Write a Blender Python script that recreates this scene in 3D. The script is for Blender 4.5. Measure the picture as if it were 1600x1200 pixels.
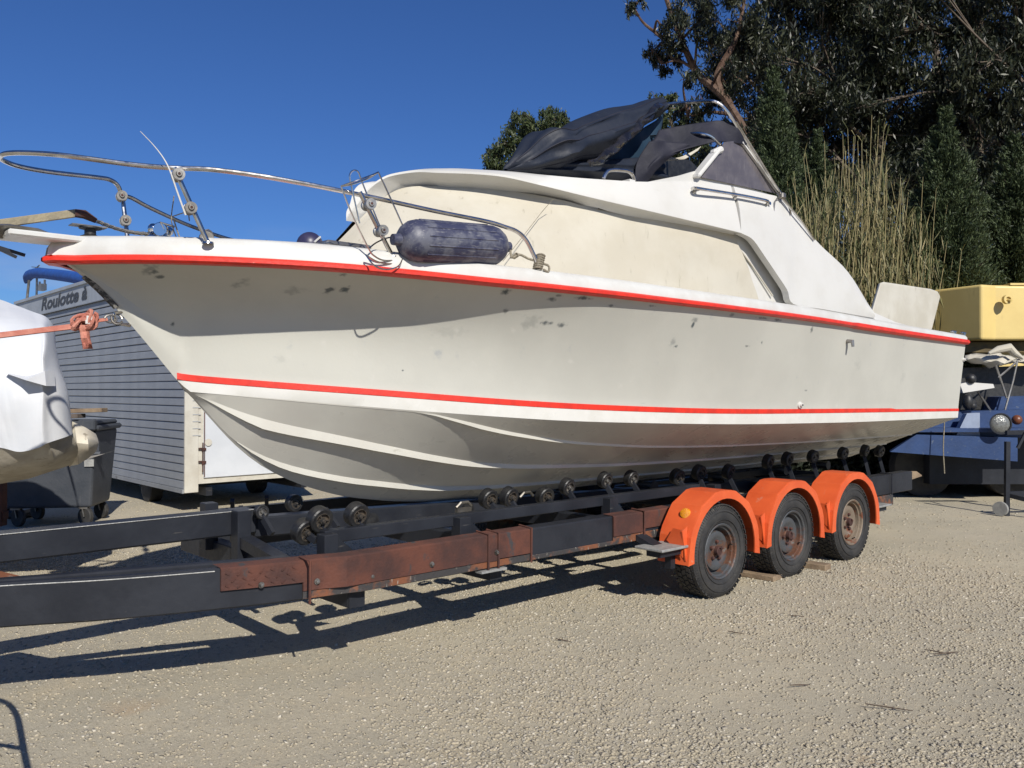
import bpy, math, random
import numpy as np
from mathutils import Vector, Matrix
random.seed(7); RNG=np.random.default_rng(7)
SC=bpy.context.scene; COL=SC.collection
for o in list(bpy.data.objects): bpy.data.objects.remove(o)
# ---------------------------------------------------------------- camera, sky, sun, exposure
F=1340.0; CAMH=1.5; PITCH=math.atan(10/1340.0)
cam=bpy.data.cameras.new('camera'); co=bpy.data.objects.new('camera',cam); COL.objects.link(co)
cam.sensor_width=36; cam.lens=36*F/1600; cam.clip_start=.05; cam.clip_end=600
co.location=(0,0,CAMH); co.rotation_euler=(math.pi/2+PITCH,0,0); SC.camera=co
SUN=Vector((.497,-1.281,1.0)).normalized()          # towards the sun
SUN_EL=math.asin(SUN.z); SUN_AZ=math.atan2(SUN.x,SUN.y)
w=bpy.data.worlds.new('World'); SC.world=w; w.use_nodes=True
wn=w.node_tree.nodes; wl=w.node_tree.links; wn.clear()
sk=wn.new('ShaderNodeTexSky'); sk.sky_type='NISHITA'; sk.sun_disc=False
sk.sun_elevation=SUN_EL; sk.sun_rotation=SUN_AZ; sk.altitude=0; sk.air_density=1.0; sk.dust_density=0.2; sk.ozone_density=3.0
bgd=wn.new('ShaderNodeBackground'); bgd.inputs['Strength'].default_value=.057
wo=wn.new('ShaderNodeOutputWorld')
# thin low clouds near the horizon
tc=wn.new('ShaderNodeTexCoord'); mp=wn.new('ShaderNodeMapping'); mp.inputs['Scale'].default_value=(3,3,11)
nz=wn.new('ShaderNodeTexNoise'); nz.inputs['Scale'].default_value=1.6; nz.inputs['Detail'].default_value=7
rp=wn.new('ShaderNodeValToRGB'); rp.color_ramp.elements[0].position=.46; rp.color_ramp.elements[1].position=.70
sx=wn.new('ShaderNodeSeparateXYZ'); mr=wn.new('ShaderNodeMapRange')
mr.inputs['From Min'].default_value=.03; mr.inputs['From Max'].default_value=.20; mr.inputs['To Min'].default_value=.75; mr.inputs['To Max'].default_value=0
mm=wn.new('ShaderNodeMath'); mm.operation='MULTIPLY'
mx=wn.new('ShaderNodeMix'); mx.data_type='RGBA'; mx.inputs[7].default_value=(7.5,7.8,8.6,1)
tint=wn.new('ShaderNodeMix'); tint.data_type='RGBA'; tint.blend_type='MULTIPLY'; tint.inputs[0].default_value=1; tint.inputs[7].default_value=(.46,.76,1.30,1)
wl.new(tc.outputs['Generated'],mp.inputs[0]); wl.new(mp.outputs[0],nz.inputs[0]); wl.new(nz.outputs[0],rp.inputs[0])
wl.new(tc.outputs['Generated'],sx.inputs[0]); wl.new(sx.outputs[2],mr.inputs[0]); wl.new(rp.outputs[0],mm.inputs[0]); wl.new(mr.outputs[0],mm.inputs[1])
wl.new(mm.outputs[0],mx.inputs[0]); wl.new(sk.outputs[0],tint.inputs[6]); wl.new(tint.outputs[2],mx.inputs[6]); wl.new(mx.outputs[2],bgd.inputs[0]); wl.new(bgd.outputs[0],wo.inputs[0])
sl=bpy.data.lights.new('sun','SUN'); sl.energy=4.75; sl.angle=math.radians(.53); sl.color=(1,.95,.86)
so=bpy.data.objects.new('sun',sl); COL.objects.link(so); so.rotation_euler=SUN.to_track_quat('Z','Y').to_euler(); so.location=(0,0,20)
SC.view_settings.view_transform='Standard'; SC.view_settings.look='None'; SC.view_settings.gamma=1; SC.view_settings.use_curve_mapping=False
SC.view_settings.exposure=0.2
# ---------------------------------------------------------------- survey helpers: a sight line from the photograph met with a real plane
A=math.radians(42.5); CA,SA=math.cos(A),math.sin(A); W0=(0.665,7.064)     # yard frame: +t aft along the boat, +y to its far side
def toL(p):
    dx,dy=p[0]-W0[0],p[1]-W0[1]; return (dx*CA+dy*SA,-dx*SA+dy*CA,p[2])
def toW(p): return (W0[0]+p[0]*CA-p[1]*SA, W0[1]+p[0]*SA+p[1]*CA, p[2])
C0=toL((0,0,CAMH))
def ray(px,py):
    x=(px-800)/F; z=(600-py)/F; c,s=math.cos(PITCH),math.sin(PITCH)
    return (x,c-z*s,s+z*c)
def L(px,py,t=None,y=None,z=None):
    r=ray(px,py); r=(r[0]*CA+r[1]*SA,-r[0]*SA+r[1]*CA,r[2])
    if t is not None:k=(t-C0[0])/r[0]
    elif y is not None:k=(y-C0[1])/r[1]
    else:k=(z-C0[2])/r[2]
    return tuple(C0[i]+k*r[i] for i in range(3))
def G(px,py,Y=None,z=0.0):
    r=ray(px,py); k=Y/r[1] if Y else (z-CAMH)/r[2]
    return (r[0]*k,r[1]*k,CAMH+r[2]*k)
def lerp(T,x):
    if x<=T[0][0]:return T[0][1]
    for a,b in zip(T,T[1:]):
        if x<=b[0]: return a[1]+(b[1]-a[1])*(x-a[0])/(b[0]-a[0])
    return T[-1][1]
def smooth_table(T,n=200,k=9):
    xs=[T[0][0]+(T[-1][0]-T[0][0])*i/n for i in range(n+1)]
    ys=[lerp(T,x) for x in xs]
    for _ in range(2):
        ys=[ys[i] if i in(0,n) else sum(ys[max(0,i-min(k,i,n-i)):i+min(k,i,n-i)+1])/(2*min(k,i,n-i)+1) for i in range(n+1)]
    return list(zip(xs,ys))
def catmull(P,n):
    P=[np.array(p,float) for p in P]
    if len(P)<3:
        return [tuple(P[0]+(P[-1]-P[0])*i/n) for i in range(n+1)]
    Q=[2*P[0]-P[1]]+P+[2*P[-1]-P[-2]]; out=[]; m=len(P)-1
    for i in range(n+1):
        u=m*i/n; k=min(int(u),m-1); f=u-k; a,b,c,d=Q[k:k+4]
        out.append(tuple(.5*((2*b)+(-a+c)*f+(2*a-5*b+4*c-d)*f*f+(-a+3*b-3*c+d)*f**3)))
    return out
# ---------------------------------------------------------------- mesh builder
class MB:
    def __init__(s): s.v=[];s.f=[];s.m=[];s.cm=0
    def add(s,vs,fs):
        o=len(s.v); s.v+= [tuple(map(float,v)) for v in vs]; s.f+=[tuple(i+o for i in f) for f in fs]; s.m+=[s.cm]*len(fs); return s
    def box(s,c,d,R=None,bev=0):
        hx,hy,hz=[x/2 for x in d]; b=min(bev,hx*.9,hy*.9,hz*.9)
        if b<=0:
            vs=[(x*hx,y*hy,z*hz) for x in(-1,1) for y in(-1,1) for z in(-1,1)]
            fs=[(0,1,3,2),(4,6,7,5),(0,4,5,1),(2,3,7,6),(0,2,6,4),(1,5,7,3)]
        else:
            vs=[];idx={}
            for x in(-1,1):
                for y in(-1,1):
                    for z in(-1,1):
                        for a in range(3):
                            p=[x*(hx-b),y*(hy-b),z*(hz-b)]; p[a]=(x*hx,y*hy,z*hz)[a]; idx[(x,y,z,a)]=len(vs); vs.append(tuple(p))
            fs=[]
            for a in range(3):
                o1,o2=[i for i in range(3) if i!=a]
                for sg in(-1,1):
                    q=[]
                    for u,v in((-1,-1),(1,-1),(1,1),(-1,1)):
                        k=[0,0,0];k[a]=sg;k[o1]=u;k[o2]=v;q.append(idx[(k[0],k[1],k[2],a)])
                    fs.append(tuple(q))
                o1s=o1;o2s=o2
                for u in(-1,1):
                    for v in(-1,1):
                        k0=[0,0,0];k1=[0,0,0];k0[a]=-1;k1[a]=1;k0[o1s]=k1[o1s]=u;k0[o2s]=k1[o2s]=v
                        fs.append((idx[tuple(k0)+(o1s,)],idx[tuple(k1)+(o1s,)],idx[tuple(k1)+(o2s,)],idx[tuple(k0)+(o2s,)]))
            for x in(-1,1):
                for y in(-1,1):
                    for z in(-1,1): fs.append(tuple(idx[(x,y,z,a)] for a in range(3)))
        if R is not None: vs=[tuple(R@Vector(v)) for v in vs]
        return s.add([(v[0]+c[0],v[1]+c[1],v[2]+c[2]) for v in vs],fs)
    def bar(s,p,q,w,h,up=(0,0,1),bev=0):       # a box from p to q
        p=Vector(p);q=Vector(q);d=q-p;x=d.normalized();z=Vector(up);z=(z-x*z.dot(x)).normalized();y=z.cross(x)
        R=Matrix((x,y,z)).transposed(); return s.box((p+q)/2,(d.length,w,h),R,bev)
    def tube(s,P,r,n=8,caps=True,closed=False):
        P=[Vector(p) for p in P]; m=len(P); r=[r]*m if not hasattr(r,'__len__') else r
        T=[]
        for i in range(m):
            a=P[(i-1)%m] if (i>0 or closed) else P[0]; b=P[(i+1)%m] if (i<m-1 or closed) else P[-1]
            d=(b-a); T.append(d.normalized() if d.length>1e-9 else Vector((0,0,1)))
        nrm=T[0].orthogonal().normalized(); vs=[]
        for i in range(m):
            nrm=(nrm-T[i]*nrm.dot(T[i]))
            nrm=nrm.normalized() if nrm.length>1e-6 else T[i].orthogonal().normalized()
            bn=T[i].cross(nrm)
            for k in range(n):
                a=2*math.pi*k/n; vs.append(P[i]+(nrm*math.cos(a)+bn*math.sin(a))*r[i])
        fs=[]
        for i in range(m if closed else m-1):
            j=(i+1)%m
            for k in range(n): fs.append((i*n+k,i*n+(k+1)%n,j*n+(k+1)%n,j*n+k))
        if caps and not closed: fs.append(tuple(range(n))[::-1]); fs.append(tuple((m-1)*n+k for k in range(n)))
        return s.add(vs,fs)
    def lathe(s,prof,c,axis=(0,1,0),n=32):     # prof: (along axis, radius)
        ax=Vector(axis).normalized(); u=ax.orthogonal().normalized(); v=ax.cross(u); c=Vector(c); vs=[];fs=[]
        for (a,r) in prof:
            for k in range(n):
                th=2*math.pi*k/n; vs.append(c+ax*a+(u*math.cos(th)+v*math.sin(th))*r)
        m=len(prof)
        for i in range(m-1):
            for k in range(n): fs.append((i*n+k,i*n+(k+1)%n,(i+1)*n+(k+1)%n,(i+1)*n+k))
        return s.add(vs,fs)
    def cyl(s,p,q,r,n=12): return s.tube([p,q],r,n)
    def grid(s,P,closed_u=False):              # P: rows of points
        m=len(P);n=len(P[0]);vs=[p for row in P for p in row];fs=[]
        for i in range(m-1 if not closed_u else m):
            for j in range(n-1): a=i*n+j;b=((i+1)%m)*n+j; fs.append((a,a+1,b+1,b))
        return s.add(vs,fs)
    def ngon(s,pts,off):                       # a flat plate with thickness given by vector off
        n=len(pts); vs=[Vector(p) for p in pts]+[Vector(p)+Vector(off) for p in pts]
        return s.add(vs,[tuple(range(n)),tuple(range(2*n-1,n-1,-1))]+[(i,i+n,(i+1)%n+n,(i+1)%n) for i in range(n)])
    def sphere(s,c,r,n=12,m=8,sc=(1,1,1)):
        P=[]
        for i in range(m+1):
            a=math.pi*i/m; P.append([(c[0]+sc[0]*r*math.sin(a)*math.cos(2*math.pi*k/n),c[1]+sc[1]*r*math.sin(a)*math.sin(2*math.pi*k/n),c[2]+sc[2]*r*math.cos(a)) for k in range(n+1)])
        return s.grid(P)
OFF={}
def setmats(me,mat):
    for m in (mat if isinstance(mat,(list,tuple)) else [mat]): me.materials.append(m)
def obj(name,mb,mat,parent=None,smooth=False,off=None,autos=None,solid=0):
    me=bpy.data.meshes.new(name); o0=OFF.get(parent.name,(0,0,0)) if parent else (off or (0,0,0))
    me.from_pydata([(v[0]-o0[0],v[1]-o0[1],v[2]-o0[2]) for v in mb.v],[],mb.f); setmats(me,mat)
    if any(mb.m): me.polygons.foreach_set('material_index',mb.m)
    import bmesh
    bm=bmesh.new(); bm.from_mesh(me)
    bmesh.ops.remove_doubles(bm,verts=bm.verts,dist=1e-5)
    bmesh.ops.dissolve_degenerate(bm,edges=bm.edges,dist=1e-6)
    bmesh.ops.recalc_face_normals(bm,faces=bm.faces); bm.to_mesh(me); bm.free()
    if smooth:
        me.polygons.foreach_set('use_smooth',[True]*len(me.polygons))
        try: me.set_sharp_from_angle(angle=math.radians(autos or 35))
        except Exception: pass
    me.update()
    o=bpy.data.objects.new(name,me); COL.objects.link(o)
    if parent: o.parent=parent; OFF[o.name]=o0
    else: OFF[o.name]=o0
    if solid:
        md=o.modifiers.new('thickness','SOLIDIFY'); md.thickness=solid; md.offset=-1
    return o
def tag(o,label=None,cat=None,group=None,kind=None):
    if label:o['label']=label
    if cat:o['category']=cat
    if group:o['group']=group
    if kind:o['kind']=kind
    return o
def thing(name,label,cat,base,group=None,yard=True):   # Empty at the thing's base; yard things live in the boat's frame
    o=bpy.data.objects.new(name,None); COL.objects.link(o); o.empty_display_size=.3
    if yard: o.location=toW(base); o.rotation_euler=(0,0,A)
    else: o.location=base
    OFF[o.name]=base; return tag(o,label,cat,group)
def single(name,mb,mat,label,cat,base,yard=True,group=None,kind=None,**k):
    o=obj(name,mb,mat,None,off=base,**k)
    if yard: o.location=toW(base); o.rotation_euler=(0,0,A)
    else: o.location=base
    return tag(o,label,cat,group,kind)
def fastmesh(name,V,Fq,mat,parent=None,mi=None,smooth=False):     # numpy arrays -> mesh
    me=bpy.data.meshes.new(name); nv=len(V); nf,k=Fq.shape
    me.vertices.add(nv); me.vertices.foreach_set('co',np.ascontiguousarray(V,dtype=np.float32).ravel())
    me.loops.add(nf*k); me.loops.foreach_set('vertex_index',np.ascontiguousarray(Fq,dtype=np.int32).ravel())
    me.polygons.add(nf); me.polygons.foreach_set('loop_start',np.arange(0,nf*k,k,dtype=np.int32)); me.polygons.foreach_set('loop_total',np.full(nf,k,dtype=np.int32))
    if mi is not None: me.polygons.foreach_set('material_index',mi.astype(np.int32))
    setmats(me,mat); me.update(calc_edges=True); me.validate()
    o=bpy.data.objects.new(name,me); COL.objects.link(o)
    if parent: o.parent=parent
    return o
GK=.87                                   # one gain on every paint, matched by the exposure above
def setrgb(s,c): s.default_value=(c[0]*GK,c[1]*GK,c[2]*GK,1)
# ---------------------------------------------------------------- materials
def mat(name,col,rough=.5,metal=0.,col2=None,ns=6.,lo=.35,hi=.65,col3=None,ns3=18.,lo3=.6,hi3=.7,bump=0.,bs=60.,spec=.5,streak=None,smudge=None,coat=0,trans=0,dist=.01,alpha=1.):
    m=bpy.data.materials.new(name); m.use_nodes=True; nt=m.node_tree; N=nt.nodes; K=nt.links; b=N['Principled BSDF']
    b.inputs['Roughness'].default_value=rough; b.inputs['Metallic'].default_value=metal; b.inputs['Specular IOR Level'].default_value=spec
    b.inputs['Coat Weight'].default_value=coat; b.inputs['Transmission Weight'].default_value=trans; b.inputs['Alpha'].default_value=alpha
    t=N.new('ShaderNodeTexCoord'); src=t.outputs['Object']
    if streak:
        mp=N.new('ShaderNodeMapping'); mp.inputs['Scale'].default_value=streak; K.new(src,mp.inputs[0]); ssrc=mp.outputs[0]
    else: ssrc=src
    setrgb(b.inputs['Base Color'],col); cur=None
    def layer(cur,c,scale,lo,hi,vec,det=6):
        n=N.new('ShaderNodeTexNoise'); n.inputs['Scale'].default_value=scale; n.inputs['Detail'].default_value=det; n.inputs['Roughness'].default_value=.6; K.new(vec,n.inputs[0])
        r=N.new('ShaderNodeMapRange'); r.interpolation_type='SMOOTHSTEP'; r.inputs['From Min'].default_value=lo; r.inputs['From Max'].default_value=hi; K.new(n.outputs[0],r.inputs[0])
        x=N.new('ShaderNodeMix'); x.data_type='RGBA'; K.new(r.outputs[0],x.inputs[0])
        if cur is None: setrgb(x.inputs[6],col)
        else: K.new(cur,x.inputs[6])
        setrgb(x.inputs[7],c); return x.outputs[2]
    if col2: cur=layer(cur,col2,ns,lo,hi,src)
    if col3: cur=layer(cur,col3,ns3,lo3,hi3,ssrc)
    if smudge:
        pts,sc=smudge
        n=N.new('ShaderNodeTexNoise'); n.inputs['Scale'].default_value=26; n.inputs['Detail'].default_value=5; K.new(src,n.inputs[0])
        acc=None
        for (c,rx,rz,amt) in pts:
            d=N.new('ShaderNodeVectorMath'); d.operation='SUBTRACT'; K.new(src,d.inputs[0]); d.inputs[1].default_value=c
            e=N.new('ShaderNodeVectorMath'); e.operation='MULTIPLY'; K.new(d.outputs[0],e.inputs[0]); e.inputs[1].default_value=(1/rx,.5,1/rz)
            l=N.new('ShaderNodeVectorMath'); l.operation='LENGTH'; K.new(e.outputs[0],l.inputs[0])
            a=N.new('ShaderNodeMath'); a.operation='MULTIPLY_ADD'; K.new(n.outputs[0],a.inputs[0]); a.inputs[1].default_value=3.2; a.inputs[2].default_value=-1.6
            s=N.new('ShaderNodeMath'); s.operation='ADD'; K.new(l.outputs['Value'],s.inputs[0]); K.new(a.outputs[0],s.inputs[1])
            r=N.new('ShaderNodeMapRange'); r.interpolation_type='SMOOTHSTEP'; r.inputs['From Min'].default_value=1.25; r.inputs['From Max'].default_value=.15; r.inputs['To Max'].default_value=amt; K.new(s.outputs[0],r.inputs[0])
            if acc is None: acc=r.outputs[0]
            else:
                q=N.new('ShaderNodeMath'); q.operation='MAXIMUM'; K.new(acc,q.inputs[0]); K.new(r.outputs[0],q.inputs[1]); acc=q.outputs[0]
        x=N.new('ShaderNodeMix'); x.data_type='RGBA'; K.new(acc,x.inputs[0])
        if cur is None: setrgb(x.inputs[6],col)
        else: K.new(cur,x.inputs[6])
        setrgb(x.inputs[7],sc); cur=x.outputs[2]
    if name=='sanded_cream_hull_paint':
        col=(.3,.3,.3); cur=layer(cur,(.33,.35,.36),5,.64,.86,src,9); cur=layer(cur,(.58,.57,.52),9,.62,.80,src,9)
    if cur is not None: K.new(cur,b.inputs['Base Color'])
    if bump:
        n=N.new('ShaderNodeTexNoise'); n.inputs['Scale'].default_value=bs; n.inputs['Detail'].default_value=5; K.new(src,n.inputs[0])
        bp=N.new('ShaderNodeBump'); bp.inputs['Strength'].default_value=bump; bp.inputs['Distance'].default_value=dist; K.new(n.outputs[0],bp.inputs['Height']); K.new(bp.outputs[0],b.inputs['Normal'])
        rr=N.new('ShaderNodeMapRange'); rr.inputs['To Min'].default_value=max(0,rough-.1); rr.inputs['To Max'].default_value=min(1,rough+.12); K.new(n.outputs[0],rr.inputs[0]); K.new(rr.outputs[0],b.inputs['Roughness'])
    return m
def leafmat(name,c1,c2,c3,rough=.55):
    m=bpy.data.materials.new(name); m.use_nodes=True; nt=m.node_tree;N=nt.nodes;K=nt.links;b=N['Principled BSDF']
    g=N.new('ShaderNodeNewGeometry'); r=N.new('ShaderNodeValToRGB'); K.new(g.outputs['Random Per Island'],r.inputs[0])
    e=r.color_ramp.elements; e[0].color=(*[v*GK for v in c1],1); e[1].color=(*[v*GK for v in c3],1); x=e.new(.6); x.color=(*[v*GK for v in c2],1)
    K.new(r.outputs[0],b.inputs['Base Color']); b.inputs['Roughness'].default_value=rough; b.inputs['Specular IOR Level'].default_value=.35
    try: b.inputs['Subsurface Weight'].default_value=0
    except Exception: pass
    return m
M={}
M['steel']=mat('stainless_steel',(.74,.73,.71),.2,1.,col2=(.52,.50,.47),ns=9,bump=.05,bs=30)
M['steel_dull']=mat('dull_steel',(.42,.41,.39),.42,.85,col2=(.25,.23,.20),ns=5,bump=.1,bs=30)
M['white']=mat('white_gelcoat',(.66,.65,.615),.35,col2=(.60,.585,.54),ns=3,lo=.4,hi=.8,col3=(.46,.43,.37),ns3=9,lo3=.66,hi3=.84,streak=(1.2,1.2,5),bump=.06,bs=12)
M['deckwhite']=mat('white_gunwale_paint',(.66,.66,.63),.38,col2=(.60,.585,.545),ns=5,col3=(.42,.42,.40),ns3=16,lo3=.70,hi3=.76,bump=.08,bs=30)
M['bottom']=mat('bottom_gelcoat',(.64,.625,.56),.28,col2=(.59,.57,.51),ns=2.5,col3=(.38,.36,.30),ns3=7,lo3=.66,hi3=.8,streak=(1,1,3),bump=.015,bs=4)
M['strip']=mat('white_boot_strip',(.72,.71,.67),.3,col2=(.66,.65,.60),ns=6,bump=.05,bs=20)
M['red']=mat('red_stripe_paint',(.80,.035,.015),.42,col2=(.62,.03,.015),ns=14,col3=(.75,.20,.14),ns3=30,lo3=.68,hi3=.74,bump=.12,bs=50)
M['canvas']=mat('cream_canvas',(.585,.55,.465),.85,col2=(.53,.49,.40),ns=2.2,lo=.35,hi=.65,col3=(.36,.33,.26),ns3=22,lo3=.60,hi3=.78,streak=(1,1,.25),bump=.35,bs=240,dist=.004,spec=.2)
M['navy']=mat('navy_canvas',(.009,.014,.028),.6,col2=(.015,.020,.034),ns=4,col3=(.035,.042,.055),ns3=11,lo3=.62,hi3=.8,bump=.5,bs=14,dist=.012,spec=.4)
M['navy2']=mat('faded_navy_canvas',(.011,.012,.022),.7,col2=(.020,.020,.034),ns=5,bump=.5,bs=12,dist=.015,spec=.35)
M['blue2']=mat('petrol_blue_canvas',(.013,.038,.072),.7,col2=(.020,.048,.085),ns=4,bump=.25,bs=20,spec=.3)
M['vinyl']=mat('smoked_vinyl_window',(.10,.09,.10),.18,col2=(.15,.135,.14),ns=5,col3=(.2,.18,.18),ns3=10,streak=(9,9,.6),bump=.1,bs=8)
M['black']=mat('black_plastic',(.012,.012,.013),.45,col2=(.03,.03,.03),ns=20,bump=.2,bs=60)
M['frame']=mat('charcoal_steel_paint',(.017,.019,.025),.45,col2=(.027,.030,.038),ns=3,col3=(.085,.08,.075),ns3=16,lo3=.66,hi3=.74,streak=(.3,1,3),bump=.12,bs=30,spec=.28)
M['rust']=mat('rusty_steel',(.120,.040,.024),.8,col2=(.052,.022,.018),ns=3.5,lo=.36,hi=.64,col3=(.045,.042,.044),ns3=9,lo3=.60,hi3=.68,streak=(1,1,.5),bump=.5,bs=70,dist=.006)
M['rustframe']=mat('rust_bleeding_paint',(.045,.042,.042),.6,col2=(.20,.075,.035),ns=6,lo=.45,hi=.56,col3=(.35,.33,.28),ns3=16,lo3=.60,hi3=.68,streak=(3,3,.8),bump=.3,bs=60)
M['orange']=mat('orange_guard_paint',(.74,.125,.035),.38,col2=(.64,.095,.025),ns=3,col3=(.62,.22,.13),ns3=13,lo3=.62,hi3=.74,bump=.10,bs=12)
M['tyre']=mat('tyre_rubber',(.022,.022,.023),.72,col2=(.045,.043,.040),ns=6,col3=(.10,.092,.08),ns3=16,lo3=.58,hi3=.8,bump=.3,bs=80)
M['rim']=mat('rusty_rim',(.10,.105,.11),.5,.4,col2=(.16,.075,.045),ns=7,lo=.46,hi=.60,col3=(.20,.19,.17),ns3=14,bump=.35,bs=50)
M['rim3']=mat('tan_rusty_rim',(.24,.19,.14),.55,.3,col2=(.20,.07,.035),ns=10,lo=.5,hi=.62,col3=(.30,.27,.22),ns3=14,bump=.35,bs=50)
M['hubm']=mat('roller_hub_metal',(.30,.29,.27),.4,.7,col2=(.10,.09,.08),ns=30,bump=.3,bs=90)
M['amber']=mat('amber_reflector',(.85,.33,.01),.25,col2=(.7,.25,.01),ns=40,bump=.6,bs=250)
M['wood']=mat('weathered_wood',(.30,.22,.14),.8,col2=(.20,.14,.09),ns=6,col3=(.12,.09,.06),ns3=9,streak=(1,14,14),bump=.5,bs=50)
M['grayplate']=mat('galvanised_step',(.40,.40,.38),.55,.3,col2=(.3,.3,.29),ns=14,bump=.4,bs=90)
M['fender']=mat('faded_navy_fender',(.038,.042,.085),.5,col2=(.12,.125,.16),ns=9,lo=.45,hi=.62,col3=(.20,.20,.22),ns3=16,lo3=.55,hi3=.72,streak=(1.0,6,6),bump=.2,bs=50)
M['rope']=mat('grey_rope',(.36,.32,.24),.9,col2=(.22,.19,.14),ns=60,bump=.8,bs=200)
M['strap']=mat('faded_red_strap',(.42,.14,.10),.85,col2=(.52,.22,.16),ns=16,bump=.5,bs=120)
M['siding']=mat('grey_siding_paint',(.295,.31,.335),.5,col2=(.25,.265,.29),ns=2.5,col3=(.30,.31,.33),ns3=8,streak=(.3,1,.3),lo3=.58,hi3=.75,bump=.12,bs=20)
M['fascia']=mat('pale_grey_fascia',(.40,.43,.47),.55,col2=(.33,.36,.40),ns=3,bump=.1,bs=20)
M['letter']=mat('dark_lettering',(.05,.055,.065),.6,col2=(.10,.105,.12),ns=14,lo=.5,hi=.8)
M['cream']=mat('aged_cream_paint',(.62,.60,.53),.55,col2=(.52,.49,.42),ns=5,col3=(.30,.17,.10),ns3=14,lo3=.68,hi3=.76,bump=.15,bs=30)
M['doorw']=mat('pale_blue_white_panel',(.66,.69,.73),.4,col2=(.60,.63,.67),ns=3,bump=.06,bs=12)
M['bin']=mat('dark_grey_plastic',(.045,.052,.064),.5,col2=(.060,.066,.078),ns=4,col3=(.12,.12,.12),ns3=16,lo3=.64,hi3=.76,streak=(1,1,.3),bump=.2,bs=40)
M['wrap']=mat('white_shrink_wrap',(.70,.71,.73),.42,col2=(.65,.67,.70),ns=3,bump=.3,bs=3,dist=.03)
M['oldhull']=mat('dirty_hull_gelcoat',(.50,.46,.38),.6,col2=(.36,.32,.25),ns=4,col3=(.20,.18,.14),ns3=12,lo3=.58,hi3=.72,streak=(1,1,2),bump=.25,bs=25)
M['bluecover']=mat('bright_blue_cover',(.012,.085,.36),.75,col2=(.010,.065,.28),ns=8,bump=.4,bs=14)
M['yellow']=mat('yellow_tank_paint',(.74,.57,.215),.5,col2=(.69,.52,.19),ns=1.6,col3=(.50,.36,.14),ns3=6,lo3=.60,hi3=.8,streak=(1,1,.35),bump=.08,bs=8)
M['bluepaint']=mat('blue_machine_paint',(.016,.050,.155),.5,col2=(.012,.038,.12),ns=4,col3=(.10,.13,.18),ns3=16,lo3=.62,hi3=.74,bump=.2,bs=30)
M['bluegrey']=mat('blue_grey_plate',(.30,.36,.48),.5,col2=(.25,.30,.41),ns=5,bump=.1,bs=20)
M['lamp']=mat('headlamp_glass',(.25,.26,.25),.15,.2,col2=(.16,.16,.15),ns=30,bump=.5,bs=120)
M['bark']=mat('reddish_bark',(.075,.038,.024),.85,col2=(.15,.095,.065),ns=5,col3=(.10,.06,.04),ns3=10,streak=(3,3,.6),bump=.7,bs=18,dist=.03)
M['palebark']=mat('pale_bark',(.15,.12,.09),.85,col2=(.10,.075,.055),ns=5,bump=.6,bs=18,dist=.03)
M['cane']=mat('dry_cane',(.40,.32,.155),.6,col2=(.29,.26,.12),ns=3,col3=(.48,.40,.22),ns3=6,bump=.1,bs=20)
M['reedleaf']=leafmat('reed_leaf',(.045,.065,.022),(.17,.16,.065),(.34,.28,.14))
M['euc']=leafmat('eucalyptus_leaf',(.007,.010,.005),(.018,.024,.010),(.075,.08,.045),.42)
M['euc2']=leafmat('olive_green_leaf',(.020,.032,.012),(.05,.07,.026),(.11,.13,.05),.5)
M['conifer']=leafmat('conifer_spray',(.014,.026,.010),(.042,.064,.024),(.11,.14,.06),.6)
M['hedge']=leafmat('hedge_leaf',(.006,.010,.005),(.013,.020,.009),(.03,.036,.016),.6)
M['twig']=mat('dark_twig',(.055,.035,.025),.9,col2=(.10,.07,.05),ns=60)
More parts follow.
